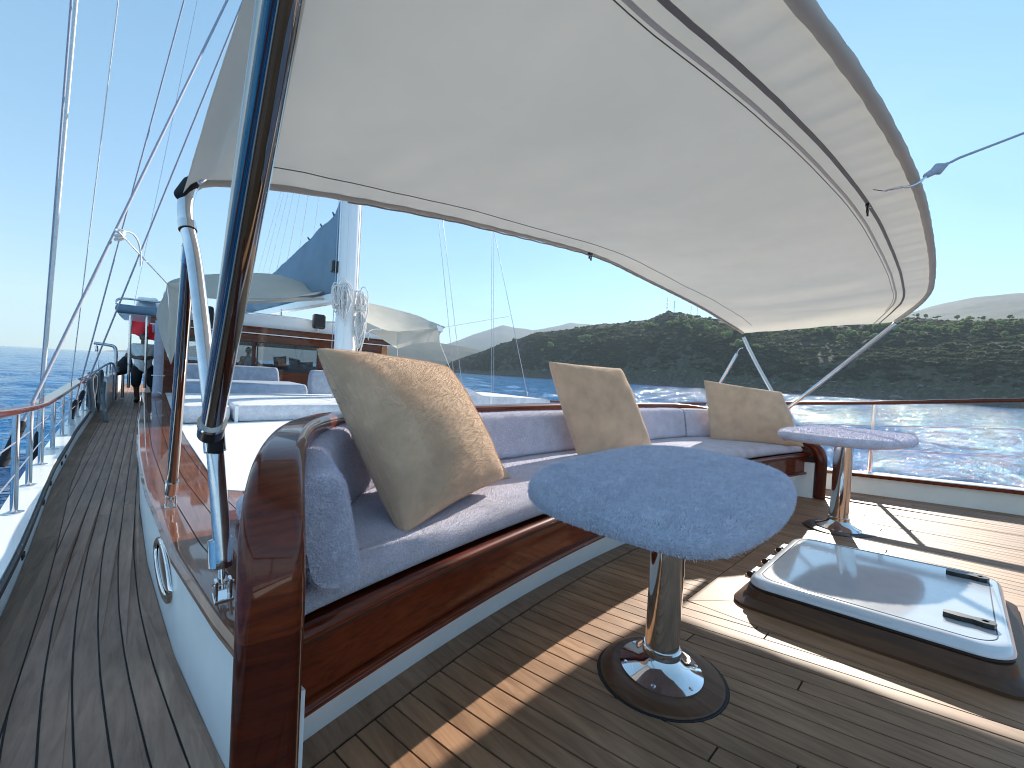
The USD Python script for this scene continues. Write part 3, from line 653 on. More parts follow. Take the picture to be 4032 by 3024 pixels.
# wooden boards behind the sofa back and the white roof beyond
for k in range(5):
    y0 = 1.44 + k*.125; xs_ = np.linspace(-2.28 - .02*k, 2.36 + .02*k, 24)
    def yy(x): return y0 + .05*(1 - (x/2.3)**2)
    ring = [[(x, yy(x) + .0025, ledz(1.8) - .002), (x, yy(x) + .1225, ledz(1.8) - .002), (x, yy(x) + .1225, ledz(1.8) - .04), (x, yy(x) + .0025, ledz(1.8) - .04)] for x in xs_]
    obj('ledge_board', loft(np.array(ring)), 'mahogany_along', dh)
sr = np.linspace(1.3, 11.4, 40); half_r = np.clip(2.52 - np.clip(2.6 - sr, 0, 1)*.25, 1.8, 2.6)
roof = Polygon([(CC - 2.30, 2.03), (CC - 2.42, 2.06), (CC - 2.49, 2.14), (CC - 2.52, 2.5), (CC - 2.57, 4.5), (CC - 2.60, 8), (CC - 2.60, 11.4), (CC + 2.60, 11.4), (CC + 2.60, 8), (CC + 2.57, 4.5), (CC + 2.52, 2.5), (CC + 2.49, 2.14), (CC + 2.42, 2.06), (CC + 2.30, 2.03), (CC + 1, 2.09), (CC - 1, 2.09)])
v, f = extr(roof.segmentize(.4), -.09, .006), None
v, f = va(v); v = v.copy(); v[:, 2] += ledz(v[:, 1])
obj('roof', (v, f), 'white_deck', dh)
# oval steel porthole in the side wall
def oval_ring(a, b, t, n=48):
    th = np.linspace(0, 2*np.pi, n, endpoint=False); return tube(np.stack([a*np.cos(th), b*np.sin(th), 0*th], 1), t, 8, closed=True)
ph_c, ph_L = 1.62, .30
v, f = oval_ring(ph_L, .10, .018); vx = np.stack([CC - wall(ph_c + v[:, 0]) - .004 - v[:, 2], ph_c + v[:, 0], .125 + v[:, 1]], 1)
ph = obj('porthole', (vx, f), 'chrome', dh, smooth=True)
th = np.linspace(0, 2*np.pi, 48, endpoint=False); rings = []
for sc_ in (.97, .5, .05): rings.append(np.stack([CC - wall(ph_c + ph_L*sc_*np.cos(th)) - .008 - .004*(1-sc_), ph_c + ph_L*sc_*np.cos(th), .125 + .1*sc_*np.sin(th)], 1))
obj('pane', loft(np.array(rings)), 'steel', ph, smooth=True)

# ------------------------------------------------------------------ the curved sofa
sofa = thing('sofa', 'curved built in sofa with lavender cushions and dark varnished mahogany frame', 'sofa')
L_ = [(-2.632, -.02, .02), (-2.632, -.02, .30), (-2.632, -.02, .58), (-2.632, -.018, .70), (-2.628, .008, .80), (-2.612, .075, .875), (-2.575, .20, .922), (-2.49, .46, .935), (-2.34, .80, .925), (-2.07, 1.13, .912), (-1.62, 1.345, .905), (-1.0, 1.41, .905), (0.04, 1.43, .912)]
left = np.array(L_); right = np.array([(1.08, 1.41, .912), (1.62, 1.36, .91), (1.95, 1.26, .905), (2.22, 1.02, .87), (2.43, .62, .765), (2.57, .28, .675), (2.635, .11, .615), (2.662, .02, .545), (2.668, -.015, .45), (2.67, -.02, .30), (2.67, -.02, .02)])
path = np.vstack([left, right]); P_ = spline(path, 260)
tan = np.gradient(P_, axis=0); hd = tan[:, :2].copy()
wdir = np.zeros_like(P_)
for i in range(len(P_)):
    y_ = P_[i]
    n2 = np.linalg.norm(hd[i])/np.linalg.norm(tan[i])
    wdir[i] = (0, 0, 0) if n2 < .15 else (hd[i][1], -hd[i][0], 0)
ok = np.linalg.norm(wdir, axis=1) > 0; idx = np.where(ok)[0]
wdir[:idx[0]] = (.985, -.17, 0); wdir[idx[-1]+1:] = (-.985*-1*-1, -.17, 0)
wdir /= np.linalg.norm(wdir, axis=1, keepdims=True)
from scipy.ndimage import gaussian_filter1d
wdir = gaussian_filter1d(wdir, 5, axis=0, mode='nearest'); wdir /= np.linalg.norm(wdir, axis=1, keepdims=True)
def rail_rings(i0, i1):
    R = []
    for i in range(i0, i1):
        t = tan[i]/np.linalg.norm(tan[i]); w = wdir[i] - t*(wdir[i] @ t); w /= np.linalg.norm(w); u = np.cross(w, t)
        if u[2] < 0 and abs(t[2]) < .7: u = -u
        vert = abs(t[2])
        W_, H_ = .128 - .012*(1-vert), .105*vert + .075*(1-vert)
        pr = rrect(W_, H_, .03, 4); pr = pr.copy()
        R.append(P_[i] + pr[:, :1]*w + pr[:, 1:]*u)
    return np.array(R)
a_ = np.where(P_[:, 2] > .60)[0][0]; b_ = len(P_) - 1 - np.where(P_[::-1, 2] > .47)[0][0]
obj('newel_post', loft(rail_rings(0, a_ + 1)), 'mahogany', sofa, smooth=40, label='near mahogany corner post of the sofa')
obj('newel_post', loft(rail_rings(b_, len(P_))), 'mahogany', sofa, smooth=40)
rl = obj('back_rail', loft(rail_rings(a_, b_ + 1)), 'mahogany_along', sofa, smooth=40)
for i0, i1, nm in ((a_ + 4, a_ + 92, 'arm_panel'), (b_ - 92, b_ - 3, 'arm_panel')):
    R = []
    for i in range(i0, i1):
        w = wdir[i]; z1 = P_[i, 2] - .01; z0 = .30; q = P_[i]*V(1, 1, 0)
        R.append([q + w*.030 + V(0, 0, z0), q + w*.042 + V(0, 0, z0), q + w*.042 + V(0, 0, z1), q + w*.030 + V(0, 0, z1)] if True else 0)
        R[-1] = [p_ - 2*0*w for p_ in R[-1]]
    sgn = 1 if np.array(R)[0, 0, 0]*np.sign(P_[i0, 0]) > abs(P_[i0, 0]) else -1
    if sgn < 0: R = [[2*P_[i]*V(1, 1, 0) - p_*V(1, 1, 0) + p_*V(0, 0, 1) for p_ in ring] for i, ring in zip(range(i0, i1), R)]
    obj(nm, loft(np.array(R)), 'mahogany_along', sofa, smooth=30)
# dark inlay line along the rail top
ip = P_[a_+12:b_-12] + wdir[a_+12:b_-12]*.012; ipz = ip.copy(); ipz[:, 2] += .0368
# front panel, mouldings, white foot
cs = np.linspace(-2.585, 2.66, 70); pl = panel_line(cs); bl = base_line(cs)
def along(prof_fn, cs_=cs): return loft(np.array([prof_fn(c) for c in cs_]))
def psec(c, y0, y1, h0, h1):
    y = panel_line(c); d = -.0905*y
    return [(c, y + y0, d + h0), (c, y + y1, d + h0), (c, y + y1, d + h1), (c, y + y0, d + h1)]
obj('front_panel', along(lambda c: psec(c, 0, .03, .285, .49)), 'mahogany_along', sofa, smooth=30)
obj('inset_groove', along(lambda c: psec(c, -.003, .01, .452, .459)), 'dark_rubber', sofa)
def mould(c, h, r_, proud):
    y = panel_line(c); d = -.0905*y
    return [(c, y + proud + r_*1.5*np.cos(a), d + h + r_*np.sin(a)) for a in np.linspace(0, 2*np.pi, 12, endpoint=False)]
obj('top_moulding', along(lambda c: mould(c, .488, .020, -.006)), 'mahogany_along', sofa, smooth=True)
obj('bottom_moulding', along(lambda c: mould(c, .278, .017, -.004)), 'mahogany_along', sofa, smooth=True)
obj('seat_board', along(lambda c: [(c, panel_line(c) + .0, -.0905*panel_line(c) + .49), (c, 1.34, .452), (c, 1.34, .43), (c, panel_line(c) + .0, -.0905*panel_line(c) + .47)]), 'mahogany_along', sofa)
obj('white_foot', along(cs_=np.linspace(-2.53, 2.66, 60), prof_fn=lambda c: [(c, base_line(c), zd(base_line(c)) + .0), (c, base_line(c) + .03, zd(base_line(c))), (c, panel_line(c) + .06, .27), (c, panel_line(c) + .025, .27)]), 'white_wall', sofa, smooth=30)
obj('back_panel', loft(np.array([[(x, y, .30), (x - .0*y, y + .03, .30), (x, y + .03, .88), (x, y, .88)] for x, y in zip(P_[a_+30:b_-30, 0], P_[a_+30:b_-30, 1] + .0)])), 'mahogany_along', sofa)
# seat cushion
def seat_ring(c):
    y0 = panel_line(c) + .012; y1 = 1.20
    e = np.clip((2.57 - abs(c - CC))/.05, .0, 1); top = .585; bot = -.0905*y0 + .505
    edge = 1 - .45*(1-e)**2
    hh = (top - bot)*edge
    pts = []
    for a in np.radians(np.linspace(-90, 90, 9)): pts.append((y0 + .05 - .05*np.cos(a)*1.0, bot + hh/2 + hh/2*np.sin(a)))
    pts += [(y0 + .085, bot + hh + .004), (y0 + .094, bot + hh - .004), (y0 + .103, bot + hh + .004), (y0 + .3, bot + hh + .006), (y1 - .2, bot + hh - .004), (y1, bot + hh - .012)]
    pts += [(y1, bot - .01), (y0 + .3, bot - .012)]
    return [(c, y, z) for y, z in pts]
csx = np.concatenate([[-2.53, -2.52, -2.505], np.linspace(-2.47, 2.55, 60), [2.585, 2.60, 2.61]])
v, f = loft(np.array([seat_ring(c) for c in csx])); v = v.copy(); v[:, 2] += .006*(fbm(v*V(4, 5, 4), 3, 4) - .5)*(v[:, 2] > .53)
obj('seat_cushion', (v, f), 'towel_lavender', sofa, smooth=50)
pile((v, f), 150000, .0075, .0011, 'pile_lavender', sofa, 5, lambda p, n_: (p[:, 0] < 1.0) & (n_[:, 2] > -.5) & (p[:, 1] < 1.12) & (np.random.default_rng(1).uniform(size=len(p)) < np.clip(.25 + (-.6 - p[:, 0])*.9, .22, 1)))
# backrest cushions: arm, back in three lengths, arm
bc = np.array([(-2.475, .115), (-2.445, .30), (-2.365, .60), (-2.20, .86), (-1.95, 1.06), (-1.55, 1.19), (-1.0, 1.235), (.04, 1.255)])
bc = np.vstack([bc, np.stack([2*CC - bc[::-1][1:, 0], bc[::-1][1:, 1]], 1)]); BC = spline(bc, 220)
def back_cushion(i0, i1, label=None):
    R = []
    for i in range(i0, i1):
        t = BC[min(i+1, len(BC)-1)] - BC[max(i-1, 0)]; t /= np.linalg.norm(t); w = np.array([t[1], -t[0]])
        k = min(i - i0, i1 - 1 - i); e = [.90, .97, .99, 1.0][min(k, 3)]
        arm = np.clip((BC[i, 1] - .1)/.9, 0, 1)
        T, H = .135*e, .325*(.6 + .4*e)
        o = rrect(T, H, .05, 5)
        lean = .03
        R.append([(BC[i, 0] + (w[0]*(p0 - lean*(p1/.15))), BC[i, 1] + w[1]*(p0 - lean*(p1/.15)), .737 + p1) for p0, p1 in o])
    v, f = loft(np.array(R)); v = v.copy(); n = fbm(v*6.0, 3, 9) - .5
    v += (n*.014)[:, None]*np.array([.4, .4, 1.0])
    obj('backrest_cushion', (v, f), 'towel_lavender', sofa, smooth=50, label=label)
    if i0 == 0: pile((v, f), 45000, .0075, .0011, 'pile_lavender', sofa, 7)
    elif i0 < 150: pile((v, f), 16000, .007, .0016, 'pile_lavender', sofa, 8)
back_cushion(0, 62, 'rolled arm cushion wrapping the near corner of the sofa'); back_cushion(62, 110); back_cushion(110, 158); back_cushion(158, 184)

# ------------------------------------------------------------------ pillows
def pillow(name, tl, tr_, br, bl_, T, label, seed, PIN=.05, PILE=0):
    tl, tr_, br, bl_ = map(lambda q: np.array(q, float), (tl, tr_, br, bl_))
    n = 44; g = np.sin(np.linspace(-np.pi/2, np.pi/2, n)); U, W = np.meshgrid(g, g, indexing='ij')
    u = U*(1 - PIN*(1 - W**2)); w = W*(1 - PIN*(1 - U**2))
    a, b = (u+1)/2, (w+1)/2
    base = (a*(1-b))[..., None]*br + (a*b)[..., None]*tr_ + ((1-a)*(1-b))[..., None]*bl_ + ((1-a)*b)[..., None]*tl
    nrm = np.cross(tr_ - bl_, tl - br); nrm /= np.linalg.norm(nrm)
    th = T*(np.clip(1 - U**2, 0, 1)*np.clip(1 - W**2, 0, 1))**.36
    q = np.stack([U*2.2, W*2.2, U*0 + seed], -1)
    wr = (fbm(q, 4, seed) - .5)*.015*(.35 + np.clip(np.abs(U*W), 0, 1)*1.4)*np.clip(th/T*2, 0, 1)
    rad = np.sin(np.arctan2(W, U)*14 + 6*fbm(q*.7, 2, seed+3))*.0018*np.clip(np.abs(U*W)*2.2, 0, 1)*np.clip(th/T*2.5, 0, 1)
    vs, fs = [], []
    i = np.arange(n-1)[:, None]*n; j = np.arange(n-1)[None]; F_ = np.stack([i+j, i+j+1, i+n+j+1, i+n+j], -1).reshape(-1, 4)
    F_ = np.vstack([F_[:, [0, 1, 2]], F_[:, [0, 2, 3]]])
    for sg in (1, -1): vs.append((base + sg*(th + wr + rad)[..., None]*nrm).reshape(-1, 3)); fs.append(F_ if sg < 0 else F_[:, ::-1])
    v, f = cat_((vs[0], fs[0]), (vs[1], fs[1]))
    t = trimesh.Trimesh(v, f, process=True, merge_norm=True); t.merge_vertices()
    if t.volume < 0: t.invert()
    c = (tl + tr_ + br + bl_)/4
    th_ = thing(name, label, 'pillow', c)
    obj('cover', t, 'towel_beige', th_, smooth=True, at=c)
    if PILE: pile(t, PILE, .0038, .0011, 'pile_beige', th_, seed, at=c, curl=.2)
    k = np.linspace(0, 1, 22); # piping around the seam
    ring = []
    for A, B in ((-1, 'w'),): pass
    edge = np.concatenate([base[:, 0], base[-1, 1:], base[::-1][1:, -1], base[0, ::-1][1:-1]])
    obj('seam', tube(edge[::2], .0022, 6, closed=True), 'towel_beige', th_, smooth=True, at=c)
    return th_
pillow('pillow', (-2.322, .812, 1.248), (-1.59, .968, 1.20), (-1.485, .545, .655), (-2.128, .350, .568), .165, 'large beige plush pillow, nearest of the row, beside the corner post', 3, PILE=70000)
pillow('pillow', (-2.10, 1.10, 1.10), (-1.52, 1.15, 1.10), (-1.275, .71, .585), (-1.85, .66, .585), .085, 'beige pillow mostly hidden behind the nearest large pillow', 8)
pillow('pillow', (-.53, 1.16, 1.30), (.26, 1.03, 1.29), (.46, .80, .62), (-.32, .98, .575), .125, 'square beige pillow leaning on the middle of the sofa back', 5, PIN=.02, PILE=22000)
pillow('pillow', (1.825, .95, 1.24), (2.42, .345, 1.155), (2.41, .10, .585), (1.90, .86, .56), .115, 'beige pillow at the far right end of the sofa', 6, PIN=.02, PILE=16000)

# ------------------------------------------------------------------ tables
def table_top(out, zt, T, seed):
    o = spline(out, 96, closed=True); c = o.mean(0)
    rings = []
    for a in np.radians(np.linspace(-90, 90, 11)):
        inset = .045*(1 - np.cos(a)); z = zt - T/2 + T/2*np.sin(a)
        d = o - c; L = np.linalg.norm(d, axis=1, keepdims=True)
        rings.append(np.c_[c + d*(1 - inset/L), np.full(len(o), z)])
    for s_ in (.8, .6, .4, .2, .04):
        rings.append(np.c_[c + (o-c)*s_*.93, np.full(len(o), zt + .002)])
    rings = [np.c_[c + (o-c)*s_*.93, np.full(len(o), zt - T)] for s_ in (.04, .5, .9)] + rings
    v, f = loft(np.array(rings)); v = v.copy(); n = fbm(v*V(9, 14, 9), 4, seed) - .5
    v[:, 2] += n*.010*(v[:, 2] > zt - T*.6); return v, f
def make_table(xy, rotz, mirror, label, zt, ring_z):
    RZ = .023 if not mirror else .004; z0 = float(zd(xy[1])) + .0085
    t = thing('pedestal_table', label, 'table', (xy[0], xy[1], z0))
    out = np.array([(-.69, .143), (-.56, .262), (-.357, .335), (-.082, .379), (.22, .392), (.44, .35), (.545, .215), (.54, .022), (.46, -.164), (.344, -.28), (.167, -.35), (-.072, -.397), (-.299, -.416), (-.468, -.41), (-.589, -.392), (-.66, -.352), (-.69, -.29), (-.712, -.2), (-.728, -.09), (-.732, .035)]) + V(.05, .0)
    if mirror: out = out*V(-1, 1)
    H = zt - z0
    tt_ = table_top(out, H, .075, 4 + mirror); obj('tabletop', tt_, 'towel_table' if not mirror else 'towel_lavender', t, smooth=60)
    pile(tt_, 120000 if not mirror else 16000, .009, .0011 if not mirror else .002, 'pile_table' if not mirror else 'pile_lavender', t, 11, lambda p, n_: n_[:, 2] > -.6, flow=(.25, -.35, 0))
    obj('pedestal', lathe([(.064, .05), (.064, H - .07)], 48), 'chrome', t, smooth=30)
    obj('collar', lathe([(.064, RZ + .04), (.073, RZ + .04), (.075, RZ + .05), (.073, RZ + .095), (.068, RZ + .098), (.064, RZ + .098)], 48), 'chrome', t, smooth=30)
    fl = obj('base_flange', lathe([(.148, RZ + .005), (.156, RZ + .007), (.156, RZ + .012), (.138, RZ + .019), (.108, RZ + .033), (.088, RZ + .050), (.074, RZ + .071), (.0, RZ + .071)], 64), 'chrome', t, smooth=35)
    for k in range(6):
        a = k*np.pi/3 + .3; obj('screw', lathe([(.009, RZ + .008), (.009, RZ + .020), (.005, RZ + .0225), (.0, RZ + .0225)], 12, (.138*np.cos(a), .138*np.sin(a), 0)), 'steel', fl)
    slope = -.0905
    v, f = lathe([(.0, -.004), (.232, -.004), (.232, .006), (.224, .006 + RZ*.4), (.195, .006 + RZ*.8), (.180, .006 + RZ), (.0, .006 + RZ)], 64); v = v.copy(); v[:, 2] += slope*v[:, 1]*np.clip(1 - (v[:, 2]-.005)/(RZ+.001), 0, 1)*1.0
    obj('wood_base', (v, f), 'teak_coaming', t, smooth=40)
    v, f = lathe([(.232, -.004), (.242, -.004), (.242, .0012), (.232, .0012)], 64); v = v.copy(); v[:, 2] += slope*v[:, 1]
    obj('caulk_ring', (v, f), 'caulk', t)
    # little knot of the cover's tie under the edge
    obj('tie', hull([((-.44, -.36 if not mirror else .33, H - .088), .012), ((-.42, -.345 if not mirror else .32, H - .075), .018)]), 'towel_table' if not mirror else 'towel_lavender', t, smooth=True)
    return t
make_table(T1, 0, False, 'pedestal table with fluffy blue grey cover, nearest in front of the sofa', .852, 0)
make_table(T2, 0, True, 'farther pedestal table with pale sunlit cover beside the deck hatch', .857, 0)

# ------------------------------------------------------------------ deck hatch
hc = V(.055, -.735); hz0 = float(zd(hc[1])) + .0085
ht = thing('deck_hatch', 'low white deck hatch on a dark wood coaming, beside the tables', 'hatch', (hc[0], hc[1], hz0))
def sl(mesh):
    v, f = va(mesh); v = v.copy(); v[:, 2] = v[:, 2]*.84 - .0905*v[:, 1]; return v, f
def rr_rings(spec, n=8):
    return loft(np.array([np.c_[rrect(w, h, r_, n), np.full(4*(n+1), z)] for w, h, r_, z in spec]))
obj('coaming', sl(rr_rings([(1.10, 1.03, .10, -.003), (1.10, 1.03, .10, .018), (1.07, 1.0, .10, .03), (1.06, .985, .10, .034), (1.02, .94, .09, .05), (1.0, .92, .09, .10), (.985, .905, .09, .105)])), 'teak_coaming', ht, smooth=35)
obj('gasket', sl(rr_rings([(.98, .90, .10, .105), (.995, .912, .10, .107), (.995, .912, .10, .118), (.98, .90, .10, .120)])), 'dark_rubber', ht, smooth=30)
ld = obj('lid', sl(rr_rings([(.985, .905, .105, .119), (1.0, .918, .11, .121), (1.0, .918, .11, .130), (.985, .905, .105, .150), (.968, .888, .10, .163), (.945, .865, .095, .1685), (.92, .84, .09, .1696), (.905, .825, .085, .1690), (.895, .815, .08, .1690), (.5, .45, .05, .1693), (.01, .01, .004, .1695)])), 'hatch_white', ht, smooth=38)
gl = rrect(.90, .82, .085, 8); obj('inset_line', sl(tube(np.c_[gl, np.full(len(gl), .1692)], .0022, 6, closed=True)), 'grey_cloth', ld)
for x_, y_ in ((-.46, .33), (-.46, -.33), (.46, .33), (.46, -.33), (-.46, 0), (.46, 0)): obj('screw', sl(lathe([(.007, .160), (.007, .1655), (.004, .167), (0, .167)], 10, (x_, y_, 0))), 'steel', ld)
for x in (-.285, .345):
    o = Polygon([(-.062, -.013), (-.02, -.019), (.02, -.012), (.05, -.022), (.075, -.02), (.082, 0), (.075, .02), (.05, .022), (.02, .012), (-.02, .019), (-.062, .013)]).buffer(.004)
    o = o.difference(Point(.055, 0).buffer(.011))
    v, f = va(extr(o, .171, .196)); v = v.copy(); v = np.stack([v[:, 1] + x, -v[:, 0] - .325, v[:, 2]], 1)
    obj('handle', sl((v, f[:, ::-1])), 'black_plastic', ht)
for x in (-.32, -.06, .22):
    hg = obj('hinge', sl(cat_(cyl(V(x-.045, .468, .135), V(x-.005, .468, .135), .020, 12), cyl(V(x+.0, .468, .135), V(x+.045, .468, .135), .020, 12), bx(x-.04, x+.04, .425, .47, .150, .160, .004), bx(x-.04, x+.04, .455, .50, .10, .125, .004))), 'steel', ht, smooth=40)
    obj('knuckle', sl(cat_(cyl(V(x-.052, .468, .135), V(x-.044, .468, .135), .0215, 12), cyl(V(x-.006, .468, .135), V(x+.002, .468, .135), .0215, 12))), 'black_plastic', hg)

# ------------------------------------------------------------------ sunshade (folding canopy on steel hoops)
sh = thing('sunshade', 'large beige canvas sunshade on steel hoops arching over the sofa', 'sunshade')
CX = .11
AFT = np.array([(-2.765, 1.03, 1.80), (-2.715, 1.06, 1.872), (-2.607, 1.08, 1.92), (-2.49, 1.09, 1.955), (-2.15, 1.11, 2.023), (-1.583, 1.13, 2.108), (-1.018, 1.15, 2.173), (-.054, 1.17, 2.252), (.55, 1.165, 2.228), (1.118, 1.15, 2.186), (2.221, 1.12, 2.092), (2.712, 1.08, 2.012), (2.90, 1.03, 1.96), (2.965, .96, 1.895)])
BOW = np.array([(-2.715, -.48, 1.90), (-2.70, -.52, 2.0), (-2.60, -.57, 2.07), (-2.1, -.625, 2.12), (-1.67, -.672, 2.15), (-1.07, -.727, 2.20), (.02, -.785, 2.257), (.9, -.795, 2.268), (1.66, -.79, 2.257), (2.4, -.765, 2.22), (2.80, -.715, 2.17), (2.95, -.62, 2.08), (2.955, -.50, 1.965)])
def hoop(p, n): return spline(p, n)
NA, NB = 120, 34
pa, pb = hoop(AFT, 400), hoop(BOW, 400)
def resamp(p, n):
    d = np.r_[0, np.cumsum(np.linalg.norm(np.diff(p, axis=0), axis=1))]; x = np.linspace(0, d[-1], n); return np.stack([np.interp(x, d, p[:, k]) for k in range(3)], 1)
pa, pb = resamp(pa, NA), resamp(pb, NA)
# corners at the ends: the cloth ends where the tubes leave it
def cloth(u0, u1, off, nb=NB, wr=1.0):
    U = np.linspace(u0, u1, nb); I = np.linspace(0, 1, NA)
    g = pa[:, None]*(1-U)[None, :, None] + pb[:, None]*U[None, :, None]
    sag = np.sin(np.pi*np.clip(U, 0, 1))[None]*(-.085*np.clip(np.sin(np.pi*I), 0, 1)[:, None]**.6)
    g = g.copy(); g[..., 2] += sag
    # wrinkles: fine ones fan out of the corners, long soft ones along the hoops
    A = I[:, None] + 0*U[None]; B = U[None] + 0*I[:, None]
    endf = np.exp(-A/.10) + np.exp(-(1-A)/.16)
    n1 = fbm(np.stack([A*26, B*2.2, A*0], -1), 4, 3) - .5
    n2 = fbm(np.stack([A*9, B*3.0, A*0 + 4], -1), 3, 5) - .5
    sh_ = np.sin((B*9 + A*16) + 5*n2)*.006
    g[..., 2] += wr*(n1*.055*np.clip(endf, 0, 1) + n2*.022 + sh_*np.clip(endf*1.5 - .15, 0.0, 1)*.7)*np.clip(np.minimum(B, 1-B)*9, 0, 1)
    g[..., 2] += wr*(-.018*np.exp(-((A-.83)/.035)**2)*np.sin(np.pi*np.clip(B*1.1 - .05, 0, 1)) + .008*np.exp(-((A-.78)/.03)**2)*np.sin(np.pi*B))
    pk = (np.sin(A*250 + 5*n1) + .6*np.sin(A*141 + 2))*.0035*np.clip((B - .90)/.03, 0, 1)*np.clip((1.0 - B)/.02, 0, 1)
    pk = pk + (np.sin(A*190 + 4*n1))*.002*np.clip((.06 - B)/.02, 0, 1)*np.clip(B/.01, 0, 1)
    g[..., 2] += off + wr*pk
    return g
def grid_mesh(g, flip=False):
    a, b = g.shape[:2]; i = np.arange(a-1)[:, None]*b; j = np.arange(b-1)[None]
    f = np.stack([i+j, i+j+1, i+b+j+1, i+b+j], -1).reshape(-1, 4)
    return g.reshape(-1, 3), f[:, ::-1] if flip else f
G = cloth(0, 1, 0.0, 70)
cl = obj('cloth', grid_mesh(G), 'canopy_cloth', sh, smooth=True)
# hemmed sleeves round both hoops
def sleeve(p, r0, inward, n=16, flat=.10):
    """cloth sleeve: tube around the hoop plus a flat fin towards the middle of the canopy"""
    R = []
    for i in range(len(p)):
        t = p[min(i+1, len(p)-1)] - p[max(i-1, 0)]; t /= np.linalg.norm(t)
        d = inward[i] - p[i]; d -= t*(d @ t); d /= np.linalg.norm(d); u = np.cross(t, d)
        rr2 = r0*(1 + .05*math.sin(i*1.9) + .04*math.sin(i*.83 + 1))
        R.append(np.array([p[i] + rr2*(np.cos(a)*d + np.sin(a)*u) for a in np.radians(np.linspace(0, 360, n, endpoint=False))]))
    return loft(np.array(R))
obj('hem_sleeve', sleeve(pb, .0205, pa), 'hem_cloth', sh, smooth=50, label='wide hem sleeve on the hoop nearest the bow')
obj('hem_sleeve', sleeve(pa, .0195, pb), 'hem_cloth', sh, smooth=50)
# zips and stitched seams
def line_on(u, lift, i0=0, i1=NA, wob=0.0):
    g = cloth(u, u + 1e-6, 0, 2)[i0:i1, 0]
    return g + np.array([0, 0, lift])
zp = line_on(.905, -.012); obj('zip', sweep(zp, rrect(.017, .006, .0025, 2)), 'zip_tape', sh)
zp2 = line_on(.875, -.008); obj('seam', sweep(zp2, rrect(.014, .006, .0025, 2)), 'cloth_edge', sh)
zp = line_on(.03, -.040, 14, NA - 3); obj('zip', sweep(zp, rrect(.011, .006, .002, 2)), 'zip_tape', sh)
sm = line_on(.135, -.006, 5, NA - 4); sm[:, 2] -= .004; obj('seam', tube(sm[::2], .0022, 6), 'seam_thread', sh)
sm = line_on(.865, -.008, 3, NA - 3); obj('seam', tube(sm[::2], .0018, 6), 'seam_thread', sh)
# zip pulls
for u, i in ((.905, 57), (.03, 54)):
    q = cloth(u, u + 1e-6, 0, 2)[i, 0] + V(0, 0, -.03)
    obj('zip_pull', cat_(bx(q[0]-.006, q[0]+.006, q[1]-.004, q[1]+.004, q[2]-.035, q[2]), bx(q[0]+.018, q[0]+.030, q[1]-.004, q[1]+.004, q[2]-.045, q[2]-.008), bx(q[0]-.014, q[0]+.034, q[1]-.008, q[1]+.008, q[2], q[2]+.014)), 'black_plastic', sh)
# hoops and legs
obj('hoop', tube(resamp(hoop(AFT, 300), 90), .0145, 14), 'steel', sh, smooth=True)
obj('hoop', tube(resamp(hoop(BOW, 300), 90), .0145, 14), 'steel', sh, smooth=True)
LF = V(-2.645, .58, float(ledz(.58))); RF = V(2.90, .02, float(zd(.02)) + .30)
leg_l = spline([LF + V(0, .0, .10), (-2.675, .70, .95), (-2.715, .93, 1.45), (-2.735, 1.0, 1.62), (-2.755, 1.02, 1.74), (-2.735, 1.045, 1.86), (-2.70, 1.05, 1.91)], 60)
obj('leg', tube(leg_l, .0245, 20), 'steel', sh, smooth=True, label='blue grey steel leg with a bent top beside the corner post')
leg_r = spline([RF + V(0, 0, .08), (2.93, .44, .937), (2.95, .83, 1.6), (2.955, .95, 1.84)], 40)
obj('leg', tube(leg_r, .0225, 16), 'steel', sh, smooth=True)
JL, JR = V(-2.700, .655, .905), V(2.94, .42, .93)
bl0 = JL + V(.012, -.028, .035)
leg_bl = linpath([bl0, (-2.715, -.50, 1.90)], 30)
obj('bow_leg', tube(leg_bl, .030, 24), 'chrome_dark', sh, smooth=True, label='thick dark mirror polished tube leaning up past the camera side')
obj('bow_leg', tube(linpath([JR, (2.955, -.50, 1.94)], 30), .0225, 16), 'steel', sh, smooth=True)
def clampring(p, d, r, h, name, mt='steel'):
    d = np.asarray(d, float); d /= np.linalg.norm(d); return obj(name, tube([p - d*h/2, p - d*h/2*.99, p + d*h/2*.99, p + d*h/2], [r*.93, r, r, r*.93], 24), mt, sh, smooth=35)
dl = leg_bl[-1] - leg_bl[0]; dn = dl/np.linalg.norm(dl)
clampring(bl0 + dn*.03, dl, .036, .06, 'end_socket', 'black_plastic'); clampring(bl0 + dn*.064, dl, .039, .012, 'socket_ring', 'chrome')
k_ = 12; pj_ = leg_l[np.argmin(np.abs(leg_l[:, 2] - .90))]; pd_ = leg_l[np.argmin(np.abs(leg_l[:, 2] - 1.0))] - pj_
clampring(pj_, pd_, .0315, .075, 'slide_clamp', 'chrome')
obj('clamp_jaw', cat_(cyl(pj_ + V(-.01, -.02, .0), bl0, .011, 10), bx(pj_[0]-.022, pj_[0]+.022, pj_[1]-.052, pj_[1]-.012, pj_[2]-.034, pj_[2]+.03, .005)), 'black_plastic', sh, smooth=40)
q_ = leg_l[np.argmin(np.abs(leg_l[:, 2] - 1.69))]; clampring(q_, leg_l[-20] - leg_l[-30], .029, .035, 'joint_ring', 'chrome')
q_ = leg_l[np.argmin(np.abs(leg_l[:, 2] - 1.665))]; clampring(q_, leg_l[-20] - leg_l[-30], .0285, .006, 'joint_seal', 'black_plastic')
obj('corner_patch', hull([((-2.765, 1.028, 1.80), .025), ((-2.74, 1.04, 1.855), .026)]), 'black_cloth', sh, smooth=True)
